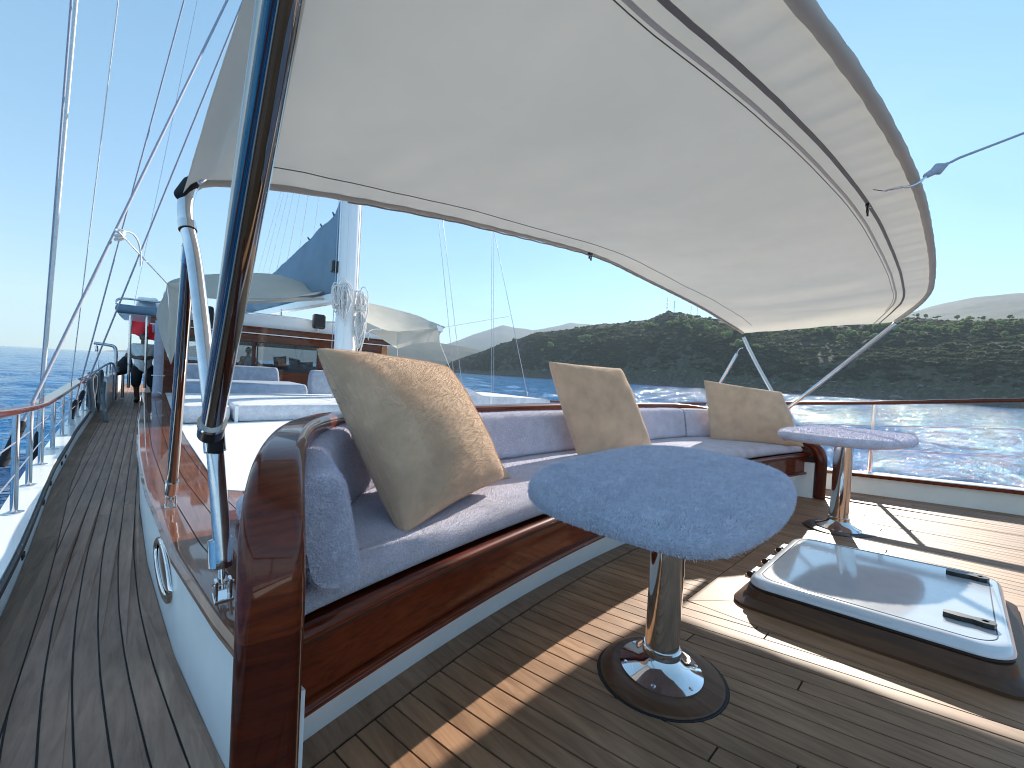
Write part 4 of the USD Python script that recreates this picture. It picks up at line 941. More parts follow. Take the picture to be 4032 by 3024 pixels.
def foot(p, top, socket_r, name='foot'):
    p = np.asarray(p, float); f_ = obj(name, bx(p[0]-.026, p[0]+.026, p[1]-.036, p[1]+.036, p[2]-.002, p[2]+.008, .003), 'chrome', sh, smooth=40)
    obj('fork', cat_(bx(p[0]-.024, p[0]-.014, p[1]-.018, p[1]+.018, p[2]+.004, p[2]+.062, .003), bx(p[0]+.014, p[0]+.024, p[1]-.018, p[1]+.018, p[2]+.004, p[2]+.062, .003), cyl(p + V(-.03, 0, .046), p + V(.03, 0, .046), .006, 8), cyl(p + V(0, 0, .03), p + (top - p)*(.115/np.linalg.norm(top-p)), .010, 10)), 'chrome', f_, smooth=40)
    d = (top - p)/np.linalg.norm(top - p); clampring(p + d*.145, d, socket_r, .085, 'foot_socket', 'chrome')
foot(LF, leg_l[10], .034); foot(RF, leg_r[8], .028)
SL0, SL1 = V(-2.735, 1.93, float(ledz(1.93))), V(-2.728, 1.22, 1.66)
foot(SL0, SL1, .030)
obj('brace', tube(linpath([SL0 + (SL1-SL0)*.09, SL1], 12), .0245, 18), 'chrome_dark', sh, smooth=True, label='shorter bronze tinted brace standing on the ledge behind the legs')
clampring(SL1 - (SL1-SL0)*.03, SL1-SL0, .0265, .07, 'brace_end', 'steel')
SR0, SR1 = V(2.99, 1.62, float(ledz(1.6))), V(2.965, 1.02, 1.62)
obj('brace', tube(linpath([SR0, SR1], 12), .022, 16), 'steel', sh, smooth=True)
obj('brace_hook', cat_(tube(spline([SR1, SR1 + V(.0, -.03, .07), SR1 + V(0, -.07, .08)], 10), .006, 8), tube(spline([SL1, SL1 + V(.0, -.03, .07), SL1 + V(0, -.10, .09)], 10), .006, 8)), 'steel', sh, smooth=True)

# rope that pulls the canopy's edge out to the right, with a dark tensioner hook
O_ = V(-.12, -.745, 2.235)
rp = thing('stay_rope', 'rope with dark tensioner hooked to the right edge of the sunshade', 'rope', O_)
W_ = lambda *p: V(*p) - O_
E1, E2, E3 = W_(-.05, -.825, 2.270), W_(.173, -.905, 2.403), W_(.676, -1.144, 2.66)
dr = (E2 - E1)/np.linalg.norm(E2 - E1); sd = np.cross(dr, [0, 0, 1.0]); sd /= np.linalg.norm(sd); u3 = np.cross(sd, dr)
obj('rope', tube(linpath([E1 + dr*.18, E2, E3, E2 + (E3 - E2)*5.0], 24), .0062, 8), 'rope_grey', rp, smooth=True)
th = np.linspace(0, 2*np.pi, 20, endpoint=False)
HK = W_(-.145, -.712, 2.203)
obj('hook', tube(np.array([HK + V(.0, -.030*np.cos(a), .0) + V(.014, -.006, .004)*np.sin(a) for a in th]), .006, 8, closed=True), 'chrome', rp, smooth=True)
obj('shackle', tube(spline([HK + V(.0, -.03, 0), W_(-.125, -.775, 2.205), W_(-.09, -.81, 2.235), E1], 14), .0065, 8), 'chrome', rp, smooth=True)
obj('tensioner', cat_(hull([(E1 - dr*.01, .013), (E1 + dr*.05, .017)]), hull([(E1 + dr*.05, .017), (E1 + dr*.10 + u3*.016, .013), (E1 + dr*.165, .011)]), hull([(E1 + dr*.06, .013), (E1 + dr*.11 - u3*.018, .011), (E1 + dr*.19, .0095)])), 'rope_grey', rp, smooth=40)
obj('cord', tube(linpath([W_(-.138, -.640, 2.225), HK + V(0, .03, 0)], 5), .002, 6), 'black_plastic', rp)

# ------------------------------------------------------------------ mast, its coiled ropes, sail and boom
MX, MY = -.05, 7.0
mast = thing('mast', 'thick white mast rising behind the sunbeds', 'mast', (MX, MY, .30))
obj('pole', lathe([(.205, 0), (.205, .06), (.192, .08), (.190, 2.5), (.185, 6), (.17, 17)], 48), 'mast_paint', mast, smooth=40)
for a in (-115, -28): obj('sail_track' if a < -100 else 'seam_track', bx(.19*math.cos(math.radians(a))-.010, .19*math.cos(math.radians(a))+.010, .19*math.sin(math.radians(a))-.012, .19*math.sin(math.radians(a))+.012, .1, 16), 'white_gelcoat', mast)
obj('fitting', bx(-.30, -.15, -.02, .12, 2.62, 2.84, .03), 'black_plastic', mast, smooth=40)
obj('collar', lathe([(.19, 2.30), (.198, 2.30), (.198, 2.33), (.19, 2.33)], 40), 'steel', mast)
def halyard(p0, p1, label, r_=.007, mt='rope_white', nm='halyard', cat='rope', group=None, ms=12):
    p0, p1 = np.array(p0, float), np.array(p1, float)
    t = obj(nm, tube(linpath([p0, p1], ms), r_, 6), mt, None, smooth=True, at=None); tag(t, label, cat, group); return t
halyard((MX-.215, MY-.14, 2.5), (MX-.20, MY-.10, 15), 'white halyard running down the left face of the mast')
halyard((MX+.16, MY-.14, 2.5), (MX+.15, MY-.10, 15), 'white halyard running down the right face of the mast')
halyard((MX-.26, MY-.06, .9), (MX-.215, MY-.1, 14), 'dark wire running close beside the mast on its left', .006, 'wire')
def coil(x, y, z, L, label, seed, mt='rope_white'):
    r_ = np.random.default_rng(seed); t = thing('rope_coil', label, 'rope', (x, y, z)); ms = []
    for k in range(13):
        w = r_.uniform(.03, .095); l = L*r_.uniform(.8, 1.05); ox, oy = r_.normal(0, .03, 2)
        a = np.linspace(0, 2*np.pi, 26, endpoint=False); q = np.stack([ox + w*np.sin(a)*(1 + .35*np.cos(a)) + r_.normal(0, .004, 26), oy - .02*k*.3 + .012*np.cos(a*2), -l/2 + l/2*np.cos(a) + .02*k*r_.uniform(-.5, .5)], 1)
        ms.append(tube(q, .0105, 6, closed=True))
    obj('loops', cat_(*ms), mt, t, smooth=True); tr = []
    for k in range(4):
        zc = -L*.42 - .028*k; a = np.linspace(0, 2*np.pi, 16, endpoint=False); tr.append(tube(np.stack([.07*np.cos(a), .055*np.sin(a), zc + .008*np.sin(a + k)], 1), .0125, 6, closed=True))
    obj('turns', cat_(*tr), mt, t, smooth=True)
    obj('tail', tube(spline([(.03, -.03, -L*.8), (.05, -.04, -L*1.0), (.035, -.04, -L*1.22)], 12), .011, 6), mt, t, smooth=True)
coil(MX-.26, MY-.20, 2.62, .42, 'leftmost of the white rope coils hung on the mast', 2)
coil(MX-.14, MY-.23, 2.66, .62, 'white rope coil hung on the front of the mast, left of its centre', 3)
coil(MX+.20, MY-.17, 2.58, .55, 'upper white rope coil hung on the right side of the mast', 4)
coil(MX+.185, MY-.18, 2.16, .62, 'long white rope coil below another on the right side of the mast', 5)
# furled sail under its cover
sc_ = thing('sail_cover', 'blue grey sail cover along the boom behind the mast', 'sail cover', (MX, MY, 0))
ys = np.linspace(.28, 12, 60); top = np.interp(ys, [.28, .9, 1.6, 2.8, 6.5, 10.9, 12], [4.62, 4.30, 4.26, 4.15, 3.91, 3.40, 3.2]); bot = np.interp(ys, [.28, 12], [2.62, 3.0]) + .02*np.sin(ys*3)
rings = []
for y, t_, b_ in zip(ys, top, bot):
    h_ = t_ - b_; a = np.linspace(0, 2*np.pi, 26, endpoint=False)
    w_ = .17*(1 - .55*((np.sin(a)+1)/2)**1.2); rings.append(np.stack([w_*np.cos(a) + .012*np.sin(9*a + y*4), np.full(26, y), (t_+b_)/2 + h_/2*np.sin(a) + .012*np.sin(5*y + 3*a)], 1))
obj('cover', loft(np.array(rings)), 'sail_cover', sc_, smooth=True)
for y, z in ((.95, 4.30), (1.75, 4.25), (2.7, 4.16)): obj('batten_end', hull([((0, y, z), .03), ((-.05, y-.06, z + .02), .018)]), 'sail_cover', sc_, smooth=True)
bo = thing('boom', 'white boom with grey underside cloth reaching aft from the mast', 'boom', (MX, MY, 0))
obj('spar', sweep(np.array([(0, .2 + k*.5, 2.52 + k*.016) for k in range(24)]), rrect(.16, .22, .05)), 'mast_paint', bo, smooth=40)
obj('gooseneck', bx(-.05, .05, .15, .32, 2.46, 2.58, .02), 'steel', bo)

# ------------------------------------------------------------------ second awning over the sunbeds
aw = thing('awning', 'beige awning stretched on ropes behind the mast above the sunbeds', 'awning', (0, 0, 0))
nx, ny = 46, 16; X = np.linspace(0, 1, nx); Y = np.linspace(0, 1, ny)
def sheet(front, ridge, name, label=None):
    a_, b2 = spline(front, nx), spline(ridge, nx)
    g = a_[:, None]*(1-Y)[None, :, None] + b2[:, None]*Y[None, :, None]
    g[..., 2] += -.10*np.sin(np.pi*Y)[None]*np.sin(np.pi*X)[:, None] + .035*(fbm(np.stack([X[:, None]*7 + 0*Y, Y[None]*4 + 0*X[:, None], g[..., 0]*0 + front[0][0]], -1), 3, 8) - .5)
    obj(name, grid_mesh(g), 'awning_cloth', aw, smooth=True, label=label)
sheet([(-2.66, 8.2, 2.40), (-2.40, 8.2, 2.28), (-2.0, 8.2, 2.25), (-1.53, 8.2, 2.29), (-1.0, 8.2, 2.40), (-.45, 8.2, 2.60), (-.05, 8.2, 2.77)], [(-2.66, 8.24, 2.415), (-2.42, 9.2, 2.70), (-1.9, 9.6, 2.93), (-.83, 9.6, 3.15), (-.2, 9.5, 3.06), (.2, 9.2, 2.93), (.25, 8.6, 2.85)], 'cloth', 'left half of the awning, bellied and shaded underneath')
sheet([(.10, 8.1, 2.50), (.6, 8.1, 2.27), (1.08, 8.12, 2.10), (1.57, 8.15, 2.05), (2.3, 8.18, 2.18), (2.96, 8.2, 2.335)], [(.35, 9.4, 2.86), (1.3, 9.5, 2.855), (2.36, 9.5, 2.765), (2.85, 9.2, 2.62), (2.97, 8.7, 2.45), (2.965, 8.24, 2.345)], 'cloth', 'right half of the awning beyond the mast')
def tri_flap(p, name, lab=None, n=10):
    a, b, c = map(lambda q: np.array(q, float), p); gg = []
    for i in range(n+1):
        row = []
        for j in range(n+1):
            u, w = i/n, j/n*(1 - i/n*.999); q = a*(1-u-w) + b*u + c*w
            ee = 4*u*(1-u-w+1e-9) if False else 0
            row.append(q + V(.015*math.sin(7*w + 3*u), .02*math.sin(5*u), 0))
        gg.append(row)
    obj(name, grid_mesh(np.array(gg)), 'awning_cloth', aw, smooth=True, label=lab)
def quad_flap(tl, tr_, br, bl_, name, sagb=.0, sagl=.0, sagr=0.0, n=16):
    tl, tr_, br, bl_ = map(lambda q: np.array(q, float), (tl, tr_, br, bl_)); u = np.linspace(0, 1, n); w = np.linspace(0, 1, n)
    U, W = np.meshgrid(u, w, indexing='ij'); U, W = U[..., None], W[..., None]
    q = tl*(1-U)*(1-W) + tr_*U*(1-W) + br*U*W + bl_*(1-U)*W
    q[..., 2] += (W*sagb*4*U*(1-U))[..., 0]; q[..., 0] += (4*W*(1-W)*(sagl*(1-U) - sagr*U))[..., 0]; q[..., 1] += .03*np.sin(U*9 + W*3)[..., 0]
    obj(name, grid_mesh(q), 'awning_cloth', aw, smooth=True)
quad_flap((1.57, 8.14, 2.05), (2.96, 8.19, 2.335), (2.80, 8.2, 1.90), (1.60, 8.15, 1.64), 'front_flap', .07, .0, .10)
tri_flap([(1.57, 8.14, 2.05), (1.10, 8.55, 2.02), (1.60, 8.15, 1.64)], 'side_flap')
tri_flap([(-2.66, 8.2, 2.40), (-2.25, 8.2, 2.57), (-2.57, 8.3, 1.02)], 'corner_flap')
tri_flap([(-2.66, 8.2, 2.40), (-2.57, 8.3, 1.02), (-2.78, 10.2, 1.95)], 'side_flap')
obj('corner_patch', hull([((2.86, 8.19, 2.30), .012), ((2.70, 8.19, 2.33), .012), ((2.74, 8.19, 2.22), .012), ((2.86, 8.19, 2.18), .012)]), 'mast_paint', aw)
obj('under_frame', tube(spline([(1.02, 8.5, 1.80), (1.0, 8.5, 1.95), (1.06, 8.45, 2.05), (1.25, 8.3, 2.09)], 14), .014, 8), 'steel', aw, smooth=True)
quad_flap((-1.55, 8.4, 2.36), (.05, 8.1, 2.62), (.0, 8.1, 2.55), (-1.45, 8.4, 2.27), 'boom_edge', 0, 0, 0, 10)

# ------------------------------------------------------------------ standing rigging and ropes
SHG = None
def line(p0, p1, label, r_=.008, mt='wire', nm='shroud', cat='rope', boot=None):
    p0, p1 = np.array(p0, float), np.array(p1, float)
    t = thing(nm, label, cat, p0); d = (p1 - p0)/np.linalg.norm(p1-p0)
    obj('line', tube(linpath([V(0, 0, 0), p1 - p0], 10), r_, 8), mt, t, smooth=True)
    if boot: obj('lower_boot', tube(np.array([d*0, d*.02, d*boot*.9, d*boot]), [.02, .034, .034, .016], 10), 'black_cloth', t, smooth=40)
    return t
line((-3.85, 6.53, -.23), (-3.40, 4.99, 6.31), 'thick doubled line nearest the left edge of the photo, beyond the rail', .016, 'rope_white', 'backstay', boot=.42)
line((-3.87, 6.60, -.23), (-3.45, 5.08, 6.31), 'thin twin of the thick line nearest the left edge', .010, 'rope_grey', 'backstay')
line((-3.80, 8.66, .39), (-3.02, 4.46, 6.45), 'thin pale line second from the left edge, fading into the sky', .006, 'rope_white', 'halyard')
line((-3.80, 8.65, -.1), (-1.27, 5.46, 13.82), 'rope third from the left edge, rising from the rail', .010, 'rope_grey', boot=.5)
line((-3.80, 4.65, .11), (-1.30, 7.43, 9.58), 'slanting shroud with a knotted rope tied halfway up', .014, 'rope_grey', boot=.42)
line((-3.80, 9.47, .10), (-.08, 4.53, 13.25), 'rightmost left hand shroud, ending on the rail near the bent tube', .012, 'rope_grey', boot=.42)
line((-3.2, 14.0, 2.5), (-2.0, 8.4, 10.5), 'very thin wire crossing the slanting shrouds high on the left', .004, 'wire', 'halyard')
line((3.7, 8.67, .55), (1.23, 7.33, 9.24), 'left wire of the close pair right of the mast', .007, 'wire')
line((3.72, 8.33, .55), (1.47, 7.67, 9.3), 'right wire of the close pair right of the mast', .007, 'wire')
line((3.7, 7.04, .5), (3.22, 6.98, 6.85), 'left line of the upright pair over the right hand rail', .006, 'wire')
line((3.7, 6.93, .5), (3.33, 7.04, 6.88), 'right line of the upright pair over the right hand rail', .006, 'wire')
line((3.7, 5.63, .5), (1.66, 6.37, 8.01), 'slanting wire farthest right, with a rope tied to it', .007, 'wire')
line((2.96, 8.2, 2.33), (3.687, 6.5, 2.599), 'thin rope from the awning corner to the slanting right hand wire', .006, 'rope_white', 'guy_rope')
line((-2.66, 8.2, 2.41), (-3.12, 5.0, 2.45), 'rope from the awning corner up to the knot on the slanting shroud', .008, 'rope_white', 'guy_rope')
line((1.60, 8.15, 1.62), (1.62, 8.1, .31), 'thin rope tying the awning flap down to the deckhouse', .006, 'rope_white', 'guy_rope')
line((2.80, 8.2, 1.90), (3.7, 8.6, .75), 'rope tying the awning corner down to the right hand rail', .008, 'rope_white', 'guy_rope')
kn = thing('rope_knot', 'knotted rope end hanging from the slanting shroud', 'rope', (-3.12, 5.2, 2.50))
a = np.linspace(0, 2*np.pi, 16, endpoint=False)
obj('knot', cat_(*[tube(np.stack([.035*np.cos(a), .03*np.sin(a), -.04*k + .02*np.sin(a+k)], 1), .013, 6, closed=True) for k in range(3)]), 'rope_white', kn, smooth=True)
obj('tail', tube(spline([(.0, 0, 0), (.10, .10, .02), (.16, .22, -.10), (.17, .24, -.30)], 16), .010, 6), 'rope_white', kn, smooth=True)
rr_ = np.random.default_rng(21)
for k in range(7):
    y = 9.0 + k*1.15; y_t = MY + .4
    line((MX - .02*k, y + .4, 4.15 - .09*(k+1)), (MX - .1, MY + .3 + .2*k, 9.5 - .15*k), ['faint lazy jack line nearest the mast above the sail cover', 'second faint lazy jack line from the mast', 'third faint lazy jack line from the mast', 'fourth faint lazy jack line from the mast', 'fifth faint lazy jack line from the mast', 'sixth faint lazy jack line from the mast', 'faint lazy jack line farthest from the mast'][k], .005, 'rope_white', 'lazy_jack')

# ------------------------------------------------------------------ sunbed mattresses on the roof
def pad(name, x0, x1, y0, y1, z0, z1, label, mt='sunbed_fabric', r_=.05, group=None, strap=None):
    t = thing(name, label, 'mattress', ((x0+x1)/2, (y0+y1)/2, z0), group); W_, D_, H_ = x1-x0, y1-y0, z1-z0
    nn = 40
    rings = []
    for a in np.radians(np.linspace(-90, 90, 9)):
        ins = r_*(1 - np.cos(a)); q = rrect(W_ - 2*ins, D_ - 2*ins, .06, 5); rings.append(np.c_[q, np.full(len(q), H_/2 + H_/2*np.sin(a))])
    q = rrect(W_, D_, .06, 5)
    for s_ in (.7, .35, .03): rings.append(np.c_[q*s_*V((W_-2*r_)/W_, (D_-2*r_)/D_), np.full(len(q), H_ + .012)])
    v, f = loft(np.array(rings)); v = v.copy(); v[:, 2] += .012*(fbm((v + V(x0, y0, 0))*3, 3, 3) - .5)*(v[:, 2] > H_*.4)
    obj('pad', (v, f), mt, t, smooth=45)
    if strap is not None:
        obj('strap', cat_(bx(strap-.02, strap+.02, -D_/2-.006, -D_/2+.004, -.03, H_*.95), bx(strap-.02, strap+.02, -D_/2, -D_/2+.10, H_-.002, H_+.012)), 'white_gelcoat', t)
    return t
pad('sunbed_mattress', -2.55, -2.0, 5.66, 7.95, .315, .545, 'narrow white topped mattress at the left end of the front row', r_=.04)
pad('sunbed_mattress', -1.97, .5, 5.66, 7.95, .315, .545, 'wide white topped mattress of the front row with a strap on its grey edge', strap=-1.2, r_=.04)
pad('sunbed_mattress', -2.5, -.35, 8.15, 9.55, .31, .72, 'raised blue grey seat block behind the front row mattresses', 'sunbed_grey', .05)
pad('sunbed_mattress', -2.45, -.55, 9.75, 10.15, .31, 1.02, 'upright blue grey backrest in front of the wheelhouse windows', 'sunbed_grey', .06)
pad('sunbed_mattress', .15, .95, 9.75, 10.15, .31, 1.0, 'short blue grey backrest between the mast and the sunbeds', 'sunbed_grey', .06)
# sunbed with raised headrest on the right
hb = thing('sunbed_mattress', 'white sunbed with a raised headrest, right of the mast behind the sofa rail', 'mattress', (0, 0, 0))
pf = [(.45, .93), (.62, .945), (.78, .92), (.92, .86), (1.05, .825), (1.5, .81), (2.0, .79), (2.5, .765), (2.56, .74), (2.56, .62), (.45, .66)]
pfa = spline(pf[:9], 40); out = np.vstack([pfa, pf[9:]])
v, f = va(extr(Polygon(out), 0, 1.55)); v = np.stack([v[:, 0], 5.5 - v[:, 2], v[:, 1]], 1)
obj('pad', (v, f), 'sunbed_fabric', hb, smooth=35)
obj('base', bx(.5, 2.5, 4.0, 5.45, .31, .64, .02), 'white_gelcoat', hb, smooth=40)
obj('strap', bx(1.16, 1.20, 3.94, 3.955, .66, .82), 'white_gelcoat', hb)

# ------------------------------------------------------------------ wheelhouse
wh = thing('wheelhouse', 'mahogany wheelhouse with wide dark framed windows behind the sunbeds', 'wheelhouse', (0, 0, 0))
WF, WB = 11.3, 15.8; X0, X1 = -2.62, 2.62
ZB, W0, W1, ZT = .30, .90, 1.66, 1.86
def wbox(nm, a, m='mahogany_house', p=wh, r_=.0, lab=None): return obj(nm, bx(*a, r=r_), m, p, smooth=40 if r_ else False, label=lab)
wbox('front_wall', (X0, X1, WF, WF+.08, ZB-.1, W0 - .02)); wbox('header', (X0, X1, WF-.003, WF+.08, W1, ZT))
for nm, xa, xb in (('post', X0, X0+.42), ('post', -.86, -.80), ('post', .72, .95), ('post', 1.60, 1.72), ('post', 2.36, X1)): wbox(nm, (xa, xb, WF+.002, WF+.078, W0-.02, W1), 'mahogany_house' if xa < -1 or xa > 2 else 'mahogany')
for xa, xb in ((X0+.42, -.86), (-.78, .72), (.95, 1.60), (1.72, 2.36)):
    fr_ = obj('window', cat_(bx(xa, xb, WF-.006, WF+.03, W0-.02, W0+.02), bx(xa, xb, WF-.006, WF+.03, W1-.03, W1), bx(xa, xa+.03, WF-.006, WF+.03, W0+.02, W1-.03), bx(xb-.03, xb, WF-.006, WF+.03, W0+.02, W1-.03)), 'black_plastic', wh)
    obj('pane', bx(xa+.03, xb-.03, WF+.008, WF+.014, W0+.02, W1-.03), 'window_glass', fr_)
for xs, sg in ((X0, 1), (X1-.08, 1)):
    wbox('side_wall', (xs, xs+.08, WF+.08, WB, ZB-.5, W0)); wbox('side_wall', (xs, xs+.08, WF+.08, WB, W1, ZT))
    for yy in (WF+.08, WF+1.6, WF+3.1, WB-.12): wbox('post', (xs+.002, xs+.078, yy, yy+.12, W0, W1))
wbox('rear_wall', (X0, X1, WB-.08, WB-.001, ZB-.5, W0-.1, )); wbox('rear_header', (X0, X1, WB-.08, WB-.001, W1, ZT))
for xa in (X0, X1-.1): wbox('post', (xa, xa+.1, WB-.078, WB-.003, W0-.1, W1))
wbox('corner_trim', (X1-.03, X1+.16, WF-.05, WF+.35, ZB, ZT-.02), 'light_wood', r_=.03, lab='bright orange varnished corner of the wheelhouse on the right')
# roof with eaves
xs_ = np.linspace(-1, 1, 25)
def roof_ring(y, grow=0.0):
    u = [( (X1+.20+grow)*x, y, 2.02 + .36*(1 - x*x)**.8) for x in xs_]; l = [((X1+.20+grow)*x, y, ZT - .0 + .0*(1-x*x)) for x in xs_[::-1]]
    return u + l
obj('roof', loft(np.array([roof_ring(y) for y in np.linspace(WF-.10, WB+.3, 8)])), 'white_gelcoat', wh, smooth=30)
for (a, m_, nm) in (((X0-.24, X1+.24, WF-.22, WF-.101, 1.86, 1.995), 'mahogany_house', 'eave'), ((X0-.24, X1+.24, WF-.23, WF-.219, 1.845, 1.87), 'white_gelcoat', 'eave_line'), ((X0-.24, X1+.24, WF-.235, WF-.101, 1.995, 2.03), 'mahogany_along', 'eave_cap')): wbox(nm, a, m_, r_=.005)
for x in (-.5, .6, 1.4):
    obj('hatch_lid', bx(x-.32, x+.32, WF+.1, WF+.9, 2.30, 2.385, .03), 'white_gelcoat', wh, smooth=40)
obj('roof_rail', cat_(*[tube(spline([(x0_, WF+.05, 2.24), (x0_ + .2, WF+.04, 2.34), ((x0_+x1_)/2, WF+.03, 2.40), (x1_ - .2, WF+.04, 2.34), (x1_, WF+.05, 2.2)], 30), .012, 8) for x0_, x1_ in ((-1.7, .9),)]), 'steel', wh, smooth=True)
obj('support', tube(V([-.20, WF+.3, 2.3], [-.20, WF+.3, 2.62]), .03, 10), 'chrome', wh)
obj('nav_light', bx(2.56, 2.76, WF-.12, WF+.1, 2.05, 2.17, .02), 'mahogany_house', wh, smooth=40)
# dark interior furniture
obj('counter', bx(X0+.3, X1-.3, WF+.25, WF+.75, .3, .90), 'dark_interior', wh)
for k, (x0_, x1_) in enumerate(((X0+.15, -1.3), (-1.1, .45), (.5, 2.4))): obj('bench_back', bx(x0_, x1_, WB-.55, WB-.15, .2, 1.06, .05), 'grey_cloth', wh, smooth=40)
obj('cabin_floor', bx(X0+.08, X1-.08, WF+.08, WB-.08, -.12, -.06), 'teak_coaming', wh)
for k, (x, y, z, a, s_) in enumerate(((.22, 13.4, 1.13, .4, .20), (.62, 13.3, 1.10, -.5, .19), (.95, 13.2, 1.00, .2, .20))):
    c_, s2 = math.cos(a)*s_, math.sin(a)*s_*.4
    P4 = [(x - c_, y + .1, z + s_ - s2), (x + c_, y + .1, z + s_ + s2), (x + c_, y - .05, z - s_ + s2), (x - c_, y - .05, z - s_ - s2)]
    pillow('cabin_pillow', *P4, .07, ['leftmost of the three grey pillows seen through the wheelhouse window', 'middle of the three grey pillows seen through the wheelhouse window', 'rightmost of the three grey pillows seen through the wheelhouse window'][k], 30 + k)
for cpath in list(stage.GetPrimAtPath('/World').GetChildren()):
    if cpath.GetName().startswith('cabin_pillow'):
        for ch in cpath.GetChildren(): UsdShade.MaterialBindingAPI.Apply(ch).Bind(M['grey_cloth'])
obj('bench_seat', bx(-.1, 1.3, 12.9, 13.8, .3, .88, .04), 'grey_cloth', wh, smooth=40)
tb = thing('cabin_table', 'dark low table inside the wheelhouse window', 'table', (-.55, 12.35, .2))
obj('top', bx(-.75, .75, -.25, .25, .66, .71, .01), 'dark_interior', tb, smooth=40); obj('edge', bx(-.755, .755, -.258, -.25, .675, .70), 'white_gelcoat', tb)
for x in (-.6, .6): obj('leg', bx(x-.04, x+.04, -.04, .04, -.28, .66), 'dark_interior', tb)
# black loudspeakers / lamps on the roof edge
for x, y, z, lb in ((-1.90, 11.02, 2.19, 'black rounded loudspeaker on the wheelhouse roof, behind the steel legs'), (.62, 11.02, 2.34, 'black rounded loudspeaker on the wheelhouse roof, beside the mast')):
    t = thing('loudspeaker', lb, 'loudspeaker', (x, y, z - .20)); obj('case', bx(-.16, .16, -.12, .10, 0.0, .40, .06), 'black_plastic', t, smooth=40); obj('grille', bx(-.12, .12, -.126, -.118, .06, .34), 'dark_rubber', t); obj('bracket', cyl(V(0, .0, -.08), V(0, 0, .05), .02, 8), 'steel', t)

# side canopy over the helm walkway with posts
hc_ = thing('helm_canopy', 'small blue grey canopy on steel posts left of the wheelhouse', 'canopy', (-3.05, 13.2, 0))
obj('top', bx(-.42, .42, -1.2, 1.6, 2.10, 2.30, .08), 'sail_cover', hc_, smooth=40)
obj('underside', bx(-.36, .36, -1.1, 1.5, 2.085, 2.099), 'cream_gelcoat', hc_)
obj('rail', tube(spline([(-.40, -1.0, 2.30), (-.38, -.95, 2.42), (0, -.9, 2.46), (.4, -.9, 2.48)], 20), .025, 8), 'steel', hc_, smooth=True)
obj('bundle', hull([((.25, -.8, 2.5), .07), ((.0, -.75, 2.5), .06), ((-.05, .4, 2.48), .07), ((.3, .4, 2.5), .08)]), 'mast_paint', hc_, smooth=True)
for x, y in ((-.16, -1.0), (.13, -1.0)): obj('post', cyl(V(x, y, .35), V(x, y, 2.12), .028, 12), 'steel', hc_, smooth=True)
dp = thing('drain_hose', 'thick pale grey roll of cloth standing at the wheelhouse corner', 'cloth roll', (-2.70, 10.75, .30))
obj('roll', tube(spline([(-.02, -.6, .02), (-.01, -.3, .15), (0, 0, .45), (0, 0, .9), (.01, .02, 1.62)], 24), [.085]*24, 14), 'grey_roll', dp, smooth=True)
obj('tie', tube(np.stack([.104*np.cos(np.linspace(0, 6.28, 16, endpoint=False)), .104*np.sin(np.linspace(0, 6.28, 16, endpoint=False)), 0*np.zeros(16) + .42], 1), .012, 6, closed=True), 'rope_white', dp)
# flag
fl = thing('flag', 'red flag hanging from its staff behind the wheelhouse', 'flag', (-2.66, 16.0, 0))
u, w = np.meshgrid(np.linspace(0, 1, 26), np.linspace(0, 1, 18), indexing='ij')
g = np.stack([-.02 - .62*u - .05*w*u, .10*np.sin(u*7 + w*2)*(.3 + u), 1.55 + .72*w - .10*u + .30*u*(1 - w) + .03*np.sin(u*9)], -1)
obj('cloth', grid_mesh(g), 'flag_red', fl, smooth=True)
obj('staff', cyl(V(.02, 0, .3), V(.10, 0, 3.05), .018, 8), 'mahogany', fl); obj('finial', hull([((.10, 0, 3.06), .03), ((.104, 0, 3.2), .006)]), 'steel', fl)
g2 = np.stack([.07 - .22*u*(1 - w*.9), .05*np.sin(u*6), 2.35 + .55*w - .05*u], -1); obj('upper_fold', grid_mesh(g2), 'flag_red', fl, smooth=True)

# ------------------------------------------------------------------ guard rails
def rail_z(side, s):
    return np.interp(s, [-4.4, -1.4, -.3, 2.5, 4, 5, 7, 9, 11, 14, 19], [1.50, 1.215, 1.085, .815, .70, .635, .625, .65, .70, .80, .9])
for side, lb in ((-1, 'guard rail with varnished top and wires along the left side deck'), (1, 'guard rail with varnished top and two wires along the right side')):
    gr = thing('guard_rail', lb, 'railing', (0, 0, 0))
    s_ = np.linspace(S0 + .2, 11.2 if side < 0 else 18, 60); x = CC + side*(half(s_) + .09)
    obj('handrail', sweep(np.stack([x, s_, rail_z(side, s_)], 1), rrect(.125, .042, .016)), 'mahogany_along', gr, smooth=40)
    st = [-4.0, -2.6, -1.5, -.33, 1.0, 2.2, 3.42, 4.25, 5.15, 6.05, 7.0, 7.9, 8.8, 9.7, 10.6] if side < 0 else [-4.0, -2.9, -1.8, -.34, 1.2, 2.6, 4.0, 5.4, 6.8, 8.2, 9.6, 11, 12.5, 14]
    for y in st:
        xx = CC + side*(half(y) + .09); zb = zd(y) + (.215 if side < 0 else .245); zt = rail_z(side, y) - .018
        sp = obj('stanchion', cyl(V(xx, y, zb), V(xx, y, zt), .0195 if side < 0 else .021, 14), 'steel', gr, smooth=True)
        obj('foot_plate', lathe([(.05, 0), (.05, .008), (.03, .014), (0, .014)], 18, (xx, y, zb - .001)), 'steel', sp)
    for fz in (.36, .68):
        yy = np.linspace(S0 + .3, st[-1], 60); xx = CC + side*(half(yy) + .09); zb = zd(yy) + .23; zt = rail_z(side, yy)
        obj('wire', tube(np.stack([xx, yy, zb + (zt-zb)*fz], 1), .005, 6), 'wire', gr, smooth=True)
